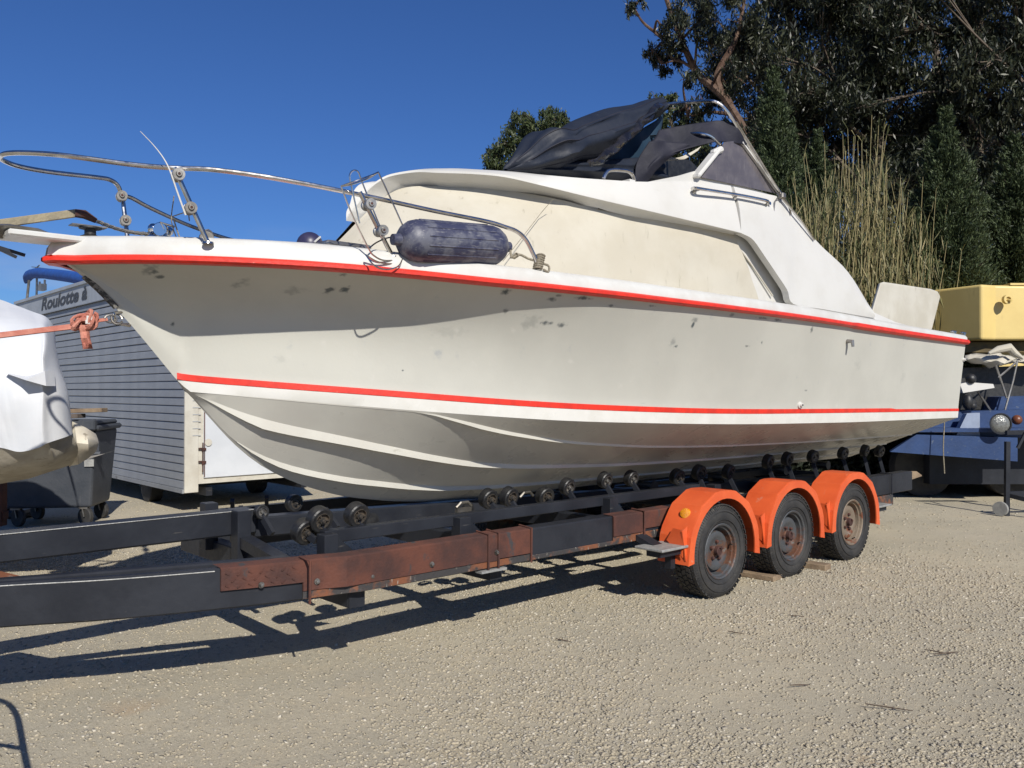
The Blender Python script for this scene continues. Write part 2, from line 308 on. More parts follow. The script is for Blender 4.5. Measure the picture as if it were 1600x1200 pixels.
# ================================================================= GROUND
def ground():
    m=bpy.data.materials.new('gravel_ground'); m.use_nodes=True; nt=m.node_tree;N=nt.nodes;K=nt.links;b=N['Principled BSDF']
    b.inputs['Roughness'].default_value=.95; b.inputs['Specular IOR Level'].default_value=.15
    t=N.new('ShaderNodeTexCoord'); s=t.outputs['Object']
    def noise(sc,det=6,ro=.6):
        n=N.new('ShaderNodeTexNoise'); n.inputs['Scale'].default_value=sc; n.inputs['Detail'].default_value=det; n.inputs['Roughness'].default_value=ro; K.new(s,n.inputs[0]); return n.outputs[0]
    def mr(i,a,c,lo=0,hi=1):
        r=N.new('ShaderNodeMapRange'); r.interpolation_type='SMOOTHSTEP'; r.inputs['From Min'].default_value=a; r.inputs['From Max'].default_value=c; r.inputs['To Min'].default_value=lo; r.inputs['To Max'].default_value=hi; K.new(i,r.inputs[0]); return r.outputs[0]
    def mix(f,a,c):
        x=N.new('ShaderNodeMix'); x.data_type='RGBA'; K.new(f,x.inputs[0])
        if isinstance(a,tuple): setrgb(x.inputs[6],a)
        else: K.new(a,x.inputs[6])
        if isinstance(c,tuple): setrgb(x.inputs[7],c)
        else: K.new(c,x.inputs[7])
        return x.outputs[2]
    c=mix(mr(noise(.55,4),.38,.62),(.545,.485,.36),(.475,.43,.33))
    c=mix(mr(noise(1.9,5),.5,.72),c,(.56,.485,.35))
    c=mix(mr(noise(.9,3),.62,.76),c,(.52,.39,.25))
    c=mix(mr(noise(26,6,.7),.54,.70,0,.75),c,(.31,.28,.22))
    c=mix(mr(noise(70,3,.7),.56,.68),c,(.60,.54,.43))
    c=mix(mr(noise(140,4,.8),.50,.66,0,.8),c,(.20,.17,.12))
    c=mix(mr(noise(.35,3),.5,.75,0,.6),c,(.54,.48,.37))
    K.new(c,b.inputs['Base Color'])
    h1=noise(30,9,.8); v2=N.new('ShaderNodeMath'); v2.operation='MULTIPLY_ADD'; K.new(noise(160,4,.8),v2.inputs[0]); v2.inputs[1].default_value=.5; K.new(h1,v2.inputs[2])
    bp=N.new('ShaderNodeBump'); bp.inputs['Strength'].default_value=.7; bp.inputs['Distance'].default_value=.012; K.new(v2.outputs[0],bp.inputs['Height']); K.new(bp.outputs[0],b.inputs['Normal'])
    M['ground']=m
ground()
def vnoise(X,Y,sc,seed):                        # cheap value noise for terrain and scatter
    r=np.random.default_rng(seed); T=r.random((64,64)); x=X*sc; y=Y*sc; xi=np.floor(x).astype(int); yi=np.floor(y).astype(int)
    fx=x-xi; fy=y-yi; fx=fx*fx*(3-2*fx); fy=fy*fy*(3-2*fy)
    g=lambda a,b:T[(xi+a)%64,(yi+b)%64]
    return (g(0,0)*(1-fx)+g(1,0)*fx)*(1-fy)+(g(0,1)*(1-fx)+g(1,1)*fx)*fy
def gh(X,Y): return (vnoise(X,Y,.45,1)-.5)*.030+(vnoise(X,Y,1.7,2)-.5)*.014+(vnoise(X,Y,6,3)-.5)*.006
n1,n2=300,330
xs=np.linspace(-9,11,n1); ys=np.linspace(1.2,16,n2); X,Y=np.meshgrid(xs,ys,indexing='ij')
edge=np.minimum.reduce([X+9,11-X,Y-1.2,16-Y]); Z=gh(X,Y)*np.clip(edge/1.5,0,1)
V=np.stack([X,Y,Z],-1).reshape(-1,3); i,j=np.meshgrid(np.arange(n1-1),np.arange(n2-1),indexing='ij'); a=(i*n2+j).ravel()
Fq=np.stack([a,a+n2,a+n2+1,a+1],1)
# outer skirt out to the horizon, joined to the fine sheet's rim
bx=[-300,-9,11,300]; by=[-300,1.2,16,300]; V2=[];F2=[]
for q in range(3):
    for r in range(3):
        if q==1 and r==1: continue
        o=len(V2); V2+=[(bx[q],by[r],0),(bx[q+1],by[r],0),(bx[q+1],by[r+1],0),(bx[q],by[r+1],0)]; F2.append([o,o+1,o+2,o+3])
V=np.vstack([V,np.array(V2,float)]); Fq=np.vstack([Fq,np.array(F2)+n1*n2])
gr=fastmesh('ground',V,Fq,M['ground']); gr.data.polygons.foreach_set('use_smooth',[True]*len(gr.data.polygons)); tag(gr,kind='structure')
# loose stones: tens of thousands of small angular pebbles
def stones(name,n,yr,smin,smax,mats,seed,mask=None,label=''):
    r=np.random.default_rng(seed)
    Yp=yr[0]+(yr[1]-yr[0])*r.random(n)**1.25; Xp=(r.random(n)*2-1)*(.66*Yp+.4)
    if mask is not None:
        k=mask(Xp,Yp)>r.random(n); Xp=Xp[k];Yp=Yp[k]
    n=len(Xp); s=smin+(smax-smin)*r.random(n)**3.0
    base=np.array([(x,y,z) for x in(-1,1) for y in(-1,1) for z in(-1,1)],float)*.55
    fs=np.array([(0,1,3,2),(4,6,7,5),(0,4,5,1),(2,3,7,6),(0,2,6,4),(1,5,7,3)])
    P=base[None]*(1+(r.random((n,8,3))-.5)*.95); P*=s[:,None,None]; P[:,:,2]*=(.45+.4*r.random(n))[:,None]; P[:,:,0]*=(.8+.7*r.random(n))[:,None]
    a=r.random(n)*6.28; c,sn=np.cos(a)[:,None],np.sin(a)[:,None]; x=P[:,:,0]*c-P[:,:,1]*sn; y=P[:,:,0]*sn+P[:,:,1]*c
    tl=(r.random(n)-.5)*.9; z=P[:,:,2]+x*tl[:,None]
    V=np.stack([x+Xp[:,None],y+Yp[:,None],z+(gh(Xp,Yp)+s*.12)[:,None]],-1).reshape(-1,3)
    Fq=(fs[None]+(np.arange(n)*8)[:,None,None]).reshape(-1,4); mi=np.repeat(r.choice(len(mats),n,p=[.60,.32,.08]),6)
    o=fastmesh(name,V,Fq,mats,None,mi); return tag(o,label,'gravel',kind='stuff')
M['st1']=mat('tan_stone',(.47,.41,.30),.9,col2=(.37,.325,.24),ns=9,lo=.3,hi=.7); M['st2']=mat('grey_stone',(.33,.30,.245),.9,col2=(.42,.38,.30),ns=9); M['st3']=mat('pale_stone',(.56,.51,.41),.85)
SM=[M['st1'],M['st2'],M['st3']]
patch=lambda X,Y: np.clip(.60+1.9*(vnoise(X,Y,.7,9)-.5)+.25*X*np.clip((8-Y)/3,0,1)+.5*(vnoise(X,Y,2.5,12)-.5),.22,1)
stones('gravel',230000,(2.9,8.5),.003,.0125,SM,21,patch,'loose tan and grey gravel chips strewn over the packed yard')
stones('coarse_gravel',16000,(5.5,13.5),.007,.018,SM,22,patch,'scattered pale stones on the yard further back')
tw=MB(); r=random.Random(4)
for px,py in [(1150,988),(1245,962),(1465,1018),(1480,1020),(1250,1070),(1300,895),(880,1000),(1390,1105)]:
    g=G(px,py,z=.01); a=r.uniform(-.6,.4); l=r.uniform(.04,.11)
    tw.tube([(g[0]-l*math.cos(a),g[1]-l*math.sin(a),.012),(g[0],g[1]+.006,.008),(g[0]+l*math.cos(a),g[1]+l*math.sin(a)+.01,.004)],[.0025,.0035,.002],5)
tag(obj('twig_litter',tw,M['twig']),'dry brown twigs and bark scraps lying on the gravel','twigs',kind='stuff')
# ================================================================= BOAT HULL
OB=(0,0,.72)
boat=thing('motor_boat','large white cabin cruiser with red stripes resting on the roller trailer','boat',OB)
BG=smooth_table([(0,0),(.06,.12),(.15,.22),(.3,.36),(.5,.50),(.8,.66),(1.2,.84),(1.7,1.0),(2.3,1.15),(3,1.26),(3.8,1.33),(4.6,1.35),(8.6,1.31)],240,3)
bg=lambda t:lerp(BG,t+4.05)-.03
ZG=smooth_table([(-4.05,2.158),(-3.4,2.160),(-2.9,2.154),(-2.49,2.138),(-2.0,2.120),(-1.47,2.110),(-.77,2.095),(-.24,2.086),(1.22,2.072),(2.75,2.040),(4.56,2.014)],200,6)
zg=lambda t:lerp(ZG,t)
KZ=smooth_table([(-4.05,2.19),(-3.878,2.07),(-3.709,1.90),(-3.592,1.765),(-3.435,1.571),(-3.244,1.355),(-3.111,1.204),(-2.973,1.085),(-2.83,.997),(-2.634,.909),(-2.367,.824),(-2.015,.764),(-1.7,.733),(-1.2,.72),(4.6,.72)],300,2)
zk=lambda t:lerp(KZ,t)
BC=smooth_table([(-3.42,0),(-3.33,.055),(-3.2,.15),(-3,.27),(-2.8,.38),(-2.5,.52),(-2.1,.68),(-1.6,.83),(-1,.95),(-.2,1.06),(.8,1.13),(2,1.17),(4.6,1.20)],240,3)
bc=lambda t:max(0,lerp(BC,t)) if t>-3.42 else 0
ZC0=[(-3.40,1.497),(-3.338,1.489),(-2.976,1.457),(-2.564,1.407),(-2.035,1.361),(-1.307,1.302),(-.257,1.262),(.55,1.238),(2.228,1.215),(4.6,1.208)]
ZC=smooth_table(ZC0,200,8)
zc=lambda t:lerp(ZC,t)                                     # lower edge of white strip; red line above
ZR=smooth_table([(-3.43,1.564),(-3.339,1.543),(-2.976,1.511),(-2.564,1.481),(-2.035,1.434),(-1.307,1.383),(-.255,1.340),(.55,1.320),(2.227,1.302),(4.6,1.278)],200,8)
zr=lambda t:lerp(ZR,t)
pw=lambda t:lerp([(-4,2.6),(-3.5,3.8),(-3.0,4.8),(-2.4,4.3),(-1.8,2.6),(-1.2,1.7),(-.5,1.4),(.5,1.25),(2,1.15),(4.6,1.05)],t)
SB={'T':[(-2.25,.62),(-2.16,.655),(-1.96,.685),(-1.7,.71),(-1.39,.72),(4.6,.715)],'A':[(-3.36,.02),(-3.27,.075),(-2.94,.21),(-2.77,.28),(-2.47,.36),(-2.23,.40),(-1.98,.42),(4.6,.43)],'B':[(-3.15,.01),(-2.97,.045),(-2.73,.09),(-2.34,.15),(-2.05,.168),(4.6,.165)]}
SB={k:[(-9,v[0][1])]+smooth_table(v,300,7) for k,v in SB.items()}; SB0={'T':-2.25,'A':-3.36,'B':-3.15}
SW={'T':[(-2.3,0),(-1.8,.034),(4.6,.03)],'A':[(-3.36,.0),(-3.0,.045),(-2,.05),(4.6,.032)],'B':[(-3.15,0),(-2.8,.035),(-2,.045),(4.6,.03)]}
def side_b(t,z):
    if t<-3.42: b0,z0=0,zk(t)
    else: b0,z0=bc(t),zr(t)
    s=min(1,max(0,(z-z0)/max(.01,zg(t)-z0))); k=.5*max(0,1-abs(t+3.2)/1.6)*0
    return b0+(bg(t)-b0)*(s**pw(t))*.93+(bg(t)-b0)*.07*s
def section(t):
    K0=zk(t); c=bc(t); P=[(0,K0)]
    if c<=0:
        P+=[(.0,K0)]*9+[(0,K0),(0,K0)]
        z0=K0
    else:
        Z0=zc(t); Z0=max(Z0,K0); line=lambda b:K0+(Z0-K0)*(b/c)**(1.0+.12*max(0,-t-1)/2)
        for k in('B','A','T'):
            b=min(lerp(SB[k],t),c*.985); w_=min(lerp(SW[k],t),b*.6) if t>SB0[k] else 0
            if t<=SB0[k]: b=min(c*.985,b)
            bi=max(0,b-w_); P+=[(bi,line(bi)),(b,line(bi)+.002 if w_>0 else line(b)),(b+.002 if b<c else b,line(b))]
        P+=[(c,Z0),(c+.006,max(zr(t),K0)) if zr(t)>K0 else (c,Z0)]
        z0=max(zr(t),K0)
    G_=zg(t)
    for i in range(1,17):
        s=i/16; z=z0+(G_-z0)*s; P.append((max(side_b(t,z),.022*min(1,s*6)) if t<-3 else side_b(t,z),z))
    return P
ts=[-4.045,-4.03,-4.0,-3.96,-3.9,-3.84,-3.78,-3.72,-3.66,-3.6,-3.55,-3.5,-3.46,-3.43,-3.415,-3.39,-3.36,-3.33,-3.28,-3.23,-3.18,-3.13,-3.08]+[-3.0+.08*i for i in range(38)]+[.1+.2*i for i in range(22)]+[4.5]
mb=MB(); secs=[section(t) for t in ts]; npt=len(secs[0])
for sg in(-1,1):
    for j in range(npt-1):
        mb.cm=0 if j>=11 else (1 if j==10 else 2)
        o=len(mb.v)
        for i,t in enumerate(ts):
            for q in(j,j+1): mb.v.append((t,sg*secs[i][q][0],secs[i][q][1]))
        for i in range(len(ts)-1): mb.f.append((o+2*i,o+2*i+1,o+2*i+3,o+2*i+2)); mb.m.append(mb.cm)
# transom plate closes the stern
T_=secs[-1]; mb.cm=0
for j in range(npt-1):
    a,b=T_[j],T_[j+1]; mb.add([(4.5,-a[0],a[1]),(4.5,-b[0],b[1]),(4.5,b[0],b[1]),(4.5,a[0],a[1])],[(0,1,2,3)])
def Lb(px,py,f,off=0):
    r=ray(px,py); r=(r[0]*CA+r[1]*SA,-r[0]*SA+r[1]*CA,r[2]); k=2.; prev=None
    while k<14:
        p=[C0[i]+k*r[i] for i in range(3)]; e=p[1]+f(p[0],p[2])+off
        if prev is not None and prev<0<=e: return p
        prev=e; k+=.004
    return p
sm=[]
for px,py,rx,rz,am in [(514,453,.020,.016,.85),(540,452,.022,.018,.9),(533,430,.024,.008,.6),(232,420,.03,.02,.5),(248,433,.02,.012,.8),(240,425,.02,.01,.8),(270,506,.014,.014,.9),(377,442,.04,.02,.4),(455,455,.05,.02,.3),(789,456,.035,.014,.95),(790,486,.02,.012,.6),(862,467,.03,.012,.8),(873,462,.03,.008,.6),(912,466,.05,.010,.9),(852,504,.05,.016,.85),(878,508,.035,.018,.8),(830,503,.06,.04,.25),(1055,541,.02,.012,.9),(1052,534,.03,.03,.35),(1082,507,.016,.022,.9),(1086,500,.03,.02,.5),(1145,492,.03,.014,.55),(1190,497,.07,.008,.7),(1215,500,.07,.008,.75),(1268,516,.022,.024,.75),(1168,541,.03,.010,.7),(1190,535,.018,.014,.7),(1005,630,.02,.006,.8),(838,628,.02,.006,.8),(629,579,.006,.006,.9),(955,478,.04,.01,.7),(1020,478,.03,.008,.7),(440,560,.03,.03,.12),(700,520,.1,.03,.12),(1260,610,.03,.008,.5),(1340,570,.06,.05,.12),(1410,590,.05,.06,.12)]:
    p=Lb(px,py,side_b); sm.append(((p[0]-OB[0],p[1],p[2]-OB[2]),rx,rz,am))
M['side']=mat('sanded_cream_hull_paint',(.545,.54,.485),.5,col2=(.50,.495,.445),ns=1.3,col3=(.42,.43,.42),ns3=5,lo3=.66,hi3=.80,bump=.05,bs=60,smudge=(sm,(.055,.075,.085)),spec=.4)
# the wear at the stem: dark bare patches
hull=obj('hull',mb,[M['side'],M['strip'],M['bottom']],boat,smooth=True,autos=24)
tl=[-4.045+.003]+[t for t in ts[1:]]
def fine(a,b,n): return [a+(b-a)*i/n for i in range(n+1)]
tt=[-4.05,-4.045,-4.03,-4.01,-3.98,-3.94,-3.9,-3.84,-3.76,-3.66]+fine(-3.55,4.5,90)
# rub rail: a rounded red moulding all round the sheer, one run down each side meeting at the stem
for sg in(-1,1):
    mb=MB(); rows=[]
    for t in tt:
        b=bg(t)+.0; z=zg(t); k=1.0 if t<1.85 else 1.25; rows.append([(t-(.02 if t<-4.0 else 0),sg*(b-.03),z+.020*k),(t-(.035 if t<-4 else 0),sg*(b+.028),z+.020*k),(t-(.05 if t<-4 else 0),sg*(b+.044),z+.008),(t-(.05 if t<-4 else 0),sg*(b+.044),z-.009),(t-(.035 if t<-4 else 0),sg*(b+.028),z-.020*k),(t,sg*(b-.03),z-.022*k)])
    mb.grid(rows); mb.f.append(tuple(range(len(mb.v)-6,len(mb.v)))); mb.m.append(0)
    obj('rub_rail',mb,M['red'],boat,smooth=True)
# gunwale moulding and deck
GH=lambda t:lerp([(-4.05,.085),(-3.8,.10),(-3,.105),(-2,.09),(0,.08),(2,.075),(4.5,.06)],t)
mb=MB(); rows=[]
for t in tt:
    b=max(bg(t),.0); h=GH(t); z=zg(t)+.02; e=.03 if t<-4.0 else 0; q=min(1,b/.25)
    half=[(t-e,b+.018,z),(t-e*.8,b+.016,z+h*.45),(t-e*.5+.01,b-.005*q,z+h*.85),(t+.015,max(0,b-.035*q),z+h),(t+.02,b*.82,z+h+.006),(t+.02,b*.4,z+h+.02),(t+.02,0,z+h+.025)]
    rows.append([(x,-y,zz) for x,y,zz in half]+[(x,y,zz) for x,y,zz in half[-2::-1]])
mb.grid(rows); mb.f.append(tuple(range(len(mb.v)-13,len(mb.v)))); mb.m.append(0)
obj('deck',mb,M['deckwhite'],boat,smooth=True,autos=50)
DZ=lambda t:zg(t)+.02+GH(t)
# red boot line just above the white strip
for sg in(-1,1):
    mb=MB(); rows=[]
    for t in [-3.425,-3.40,-3.36,-3.3,-3.2,-3.1]+fine(-3,4.5,70):
        z=max(zr(t),zk(t)+.002); z2=z+.034 if t<3 else z+.026; c=bc(t)+.010 if t>-3.41 else .012
        rows.append([(t,sg*(c-.004),z-.003),(t,sg*c,z),(t,sg*(max(side_b(t,z2),bc(t))+.007),min(z2,z+(t+3.46)*1.2)),(t,sg*(side_b(t,z2)-.002),min(z2,z+(t+3.46)*1.2)+.002)])
    mb.grid(rows); obj('boot_stripe',mb,M['red'],boat,smooth=True)
# through-hull fittings
for px,py,r_ in [(1249,633,.028),(1505,562,.02)]:
    p=Lb(px,py,side_b); mb=MB(); mb.lathe([(-.03,0),(-.03,r_*.6),(-.012,r_*.65),(-.012,r_),(0,r_*1.1),(.02,r_*1.1)],p,(0,1,0),16); mb.cm=1; mb.cyl((p[0],p[1]-.032,p[2]),(p[0],p[1]-.02,p[2]),r_*.35,8); obj('hull_fitting',mb,[M['white'],M['black']],boat,smooth=True)
p=Lb(1323,533,side_b); mb=MB(); mb.tube([p,(p[0],p[1]-.05,p[2]-.005),(p[0],p[1]-.055,p[2]-.05)],[.018,.018,.012],10); obj('drain_spout',mb,M['steel_dull'],boat,smooth=True)
# worn keel band along the stem
mb=MB(); rows=[]
for t in [-3.90,-3.86,-3.82,-3.78,-3.74]:
    z=zk(t); d=Vector((-.012,0,-.008)); wv=.012*math.sin((t+3.92)/.19*3.0)*0; rows.append([(t+.004,-.020,z+.016),(t-.012,-.012,z+.004),(t-.014,.0,z-.002),(t-.012,.012,z+.004)])
mb.grid(rows); obj('stem_patch',mb,mat('bare_dark_stem',(.03,.032,.033),.6,col2=(.2,.19,.17),ns=40,lo=.5,hi=.6),boat)
# ================================================================= CABIN, HARD TOP
base=catmull([(-2.62,0),(-2.50,-.20),(-2.28,-.42),(-1.95,-.65),(-1.5,-.84),(-1.0,-.93),(-.3,-.97),(1.1,-1.0)],48)
top=catmull([(-2.12,0,2.73),(-2.0,-.12,2.82),(-1.82,-.26,2.84),(-1.58,-.46,2.83),(-1.24,-.68,2.79),(-.9,-.84,2.73),(-.1,-.95,2.715),(.62,-.98,2.72)],48)
for nm,dd,m_,k0,k1 in (('cabin_wall',0,'white',0,49),('canvas_cover',.03,'canvas',0,48)):
    for sg in((-1,1) if nm=='cabin_wall' else (-1,)):
        mb=MB(); rows=[]
        for i in range(k0,min(k1,49)):
            a=base[i];b=top[i]; row=[]
            for j in range(13):
                s=j/12; zb=DZ(a[0])-.05
                x=a[0]+(b[0]-a[0])*s; y=a[1]+(b[1]-a[1])*s; z=zb+(b[2]-zb)*s
                if dd:
                    xx=x; y-=dd+.016*math.sin(xx*3.1+z*5)*math.sin(math.pi*s)+.009*abs(math.sin(xx*4.2-z*8))*math.sin(math.pi*s)+.006*abs(math.sin(xx*7+z*11))*math.sin(math.pi*s)+.008*math.exp(-((xx+1.62-.5*(z-2.3)/.45)/.05)**2); x-=dd*.6*(1-i/48)
                    if x>.62+1.0*0+.50*(1-s): x=min(x,.60+.50*(1-s))
                row.append((x,y*(1 if sg<0 else -1),z))
            rows.append(row)
        mb.grid(rows); obj(nm,mb,M[m_],boat,smooth=True,autos=60)
        if dd:                                # the far half of the cover
            m2=MB(); m2.grid([[(x,-y,z) for x,y,z in r_] for r_ in rows[:30]]); obj(nm,m2,M[m_],boat,smooth=True,autos=60)
mb=MB(); mb.tube([L(864,311,y=-.86),L(846,332,y=-.80),L(815,372,y=-.83),L(786,408,y=-.86)],.002,5); obj('cover_seam_cord',mb,M['rope'],boat)
mb=MB(); cr=[L(1140,369,y=-1.0),L(1175,415,y=-1.01),L(1207,462,y=-1.02)]; mb.tube(cr,.008,6); obj('cover_hem',mb,M['canvas'],boat)
lip=[((541,345),0),((548,332),-.025),((560,318),-.05),((575,298),-.09),((592,284),-.13),((612,275),-.17),((650,269),-.27),((682,270),-.38),((740,272),-.55),((790,277),-.68),((847,290),-.80),((900,303),-.89),((942,313),-.95),((1007,328),-1.02),((1113,353),-1.08),((1158,364),-1.10)]
lipP=catmull([L(*p,y=y) for p,y in lip],70)
lipK=[L(*p,y=y) for p,y in lip]
topE=catmull([(a+(.17-.012*k),b*(.62+.024*k),c+.02+.035*k/10) for k,(a,b,c) in enumerate(lipK[:7])]+[L(704,263,y=-.36),L(752,265,y=-.50),L(800,268,y=-.62),L(848,273,y=-.74),L(905,278,y=-.86),L(950,281,y=-.91),L(1005,284,y=-.955),(.15,-.97,3.07),(.52,-.98,3.10)],70)
inn=catmull([(a+.20,b*.80,min(c-.02+.0*k,2.80-.03*k/10)) for k,(a,b,c) in enumerate(lipK[:11])]+[(-.98,-.86,2.74),(-.8,-.90,2.72),(-.45,-.93,2.705),(.1,-.96,2.70),(.52,-.98,2.705)],70)
mb=MB()
for sg in(1,-1):
    rows=[]
    for a,b,c in zip(inn,lipP,topE):
        a,b,c=map(Vector,(a,b,c)); up=Vector((0,0,.014)); m1=b+(c-b)*.5+Vector((0,-.006,.012))
        R_=[a,a+(b-a)*.5+Vector((0,0,.012)),b,b+up,m1,c,Vector((c.x,c.y*.6,c.z+.015)),Vector((c.x+.03,0,c.z+.02))]
        rows.append([(v.x,v.y*sg,v.z) for v in R_])
    mb.grid(rows)
obj('hard_top',mb,M['white'],boat,smooth=True,autos=38)
for sg in(-1,1):
    mb=MB(); mb.ngon([(t,sg*.985,z) for t,z in [(.45,2.12),(2.1,2.12),(2.1,2.45),(1.7,2.75),(.45,2.74)]],(0,sg*.0-.012,0)); obj('cabin_side_panel',mb,M['white'],boat)
# side wings sweeping down to the gunwale, with thickness
def wing(sg):
    bot=[L(1158,364,y=-1.10),L(1176,374,y=-1.10),L(1192,396,y=-1.105),L(1213,427,y=-1.11),L(1230,453,y=-1.12),L(1240,475,y=-1.12),L(1285,483,y=-1.12),L(1330,491,y=-1.12),L(1366,497,y=-1.12)]
    tp=[(.56,-.98,3.10),(.80,-.985,3.108),(1.02,-.99,3.112),(1.20,-.995,3.112),(1.33,-1.0,3.06),L(1252,349,y=-1.02),L(1282,383,y=-1.05),L(1325,425,y=-1.08),L(1362,484,y=-1.12)]
    B=catmull(bot,40); T=catmull(tp,40); rows=[]
    for a,b in zip(B,T):
        a,b=Vector(a),Vector(b); n=8; rows.append([tuple(a+Vector((0,.055,0)))]+[tuple(a+(b-a)*(j/n)+Vector((0,-.02*math.sin(math.pi*j/n),0))) for j in range(n+1)]+[tuple(b+Vector((0,.06,0))),tuple(a+Vector((0,.055,0)))])
    mb=MB(); mb.grid([[(x,y*(-sg),z) for x,y,z in r_] for r_ in rows])
    for r_ in(rows[0],rows[-1]): mb.add([(x,y*(-sg),z) for x,y,z in r_],[tuple(range(len(r_)))])
    return obj('side_wing',mb,M['white'],boat,smooth=True,autos=40)
wing(-1); wing(1)
mb=MB(); mb.bar(L(1143,464,y=-1.17),L(1366,500,y=-1.19),.02,.018,bev=.004); obj('wing_track',mb,M['steel_dull'],boat)
# rear cockpit coaming that carries on to the stern behind the wing, and flybridge moulding
mb=MB(); P1=[(2.2,-1.1,2.16),(2.75,-1.12,2.16),(3.3,-1.13,2.13),(4.3,-1.13,2.08)]; P2=[(2.25,-1.08,2.50),(2.7,-1.10,2.24),(3.2,-1.1,2.17),(4.3,-1.1,2.10)]
mb.grid([P1,P2]); obj('cockpit_coaming',mb,M['white'],boat)
mb=MB(); mb.grid([[(x,-y,z) for x,y,z in P1],[(x,-y,z) for x,y,z in P2]]); obj('cockpit_coaming',mb,M['white'],boat)
mb=MB(); mb.box((2.15,.0,2.3),(.06,1.95,.36)); obj('cockpit_bulkhead',mb,M['white'],boat)
mb=MB()
fb=[(-.62,2.93),(-.1,3.08),(.10,3.15),(1.16,3.13),(1.30,3.07),(1.30,2.9),(-.62,2.9)]
for sg in(-1,1): mb.ngon([(t,sg*.955,z) for t,z in fb],(0,-sg*.05,0))
mb.box((-.58,0,2.93),(.06,1.8,.10)); mb.box((1.27,0,2.96),(.06,1.85,.22)); obj('flybridge_coaming',mb,M['white'],boat)
# windscreen post, smoked side window, its white edge strut
y0=-.975
mb=MB(); mb.bar(L(1086,277,y=y0),L(1120,235,y=y0),.035,.085,up=(0,1,0),bev=.012); mb.bar(L(1113,240,y=y0),L(1127,233,y=y0),.05,.06,up=(0,1,0),bev=.015); obj('windscreen_post',mb,M['white'],boat)
mb=MB(); mb.ngon([L(1096,277,y=y0),L(1122,240,y=y0),L(1132,222,y=y0),L(1158,219,y=y0),L(1166,228,y=y0),L(1216,303,y=y0)],(0,.006,0)); obj('side_window',mb,M['vinyl'],boat)
mb=MB(); mb.bar(L(1159,222,y=y0-.012),L(1216,301,y=y0-.012),.014,.022,up=(0,1,0)); obj('window_zip',mb,M['white'],boat)
mb=MB(); f0=.95
for s_ in(-1,1):
    a=lambda p:(p[0],s_*-p[1]*-1 if s_<0 else -p[1],p[2])
    near=[L(1222,306,y=-1.0),L(1180,244,y=-1.0),L(1147,190,y=-.99),L(1134,171,y=-.97),L(1122,161,y=-.93),L(1108,157.5,y=-.87)]
    mid=(near[-1][0]-.02,0,near[-1][2]+.22)
    if s_<0: full=near+[L(1075,160,y=-.62),L(1040,163,y=-.44)]
    else: full=[(p[0],-p[1],p[2]) for p in near]
    mb.tube(catmull(full,34),.013,8)
mb.tube(catmull([L(1040,163,y=-.44),(near[-1][0],0,L(1040,163,y=-.44)[2]+.06),(near[-1][0],.5,L(1040,163,y=-.44)[2]),(near[-1][0],.87,near[-1][2])],16),.013,8)
n2_=[L(1219,306,y=-.96),L(1160,254,y=-.96),L(1125,226,y=-.95),L(1112,214,y=-.93),L(1098,209,y=-.88),L(1080,208.5,y=-.78),L(1036,212,y=-.52)]
mb.tube(catmull(n2_,34),.012,8); mb.tube(catmull([L(1224,309,y=-1.02),L(1190,254,y=-1.02),L(1150,190,y=-1.0)],6),.008,6)
mb.tube(catmull([n2_[-1],(n2_[-1][0]-.05,0,n2_[-1][2]+.05),(n2_[-1][0]+.1,.6,n2_[-1][2]-.06),(n2_[0][0],.96,n2_[0][2])],24),.012,8)
obj('canopy_frame',mb,M['steel'],boat,smooth=True)
mb=MB(); c=L(1222,306,y=-1.03); mb.box(c,(.06,.05,.05),bev=.01); mb.tube(catmull([c,L(1232,320,y=-1.03),L(1236,335,y=-1.03)],5),.008,5); mb.tube(catmull([c,L(1212,312,y=-1.03),L(1209,330,y=-1.03)],5),.005,5); obj('canopy_hinge',mb,M['steel_dull'],boat)
mb=MB(); mb.tube(catmull([L(1222,310,y=-1.03),L(1250,343,y=-1.05),L(1272,375,y=-1.06)],6),.010,6); obj('wing_edge_rail',mb,M['steel'],boat,smooth=True)
# hand rails
mb=MB(); q=[L(1084,297,y=-1.0),L(1086,294,y=-1.05),L(1100,296,y=-1.06),L(1150,304,y=-1.06),L(1196,313,y=-1.06),L(1199,317,y=-1.05),L(1197,320,y=-1.0)]
mb.tube(catmull(q,24),.012,8)
for px,py in [(1084,297),(1143,307),(1196,319)]:
    c=L(px,py,y=-1.0); mb.lathe([(-.055,0),(-.055,.014),(-.02,.014),(-.02,.026),(0,.026)],(c[0],c[1]+.01,c[2]),(0,1,0),12)
obj('hand_rail',mb,M['steel'],boat,smooth=True)
mb=MB(); mb.tube(catmull([L(943,279,y=-.85),L(946,272,y=-.85),L(954,266,y=-.85),L(978,267,y=-.85),L(988,273,y=-.85),L(992,283,y=-.85)],18),.013,8); obj('grab_handle',mb,M['steel'],boat,smooth=True)
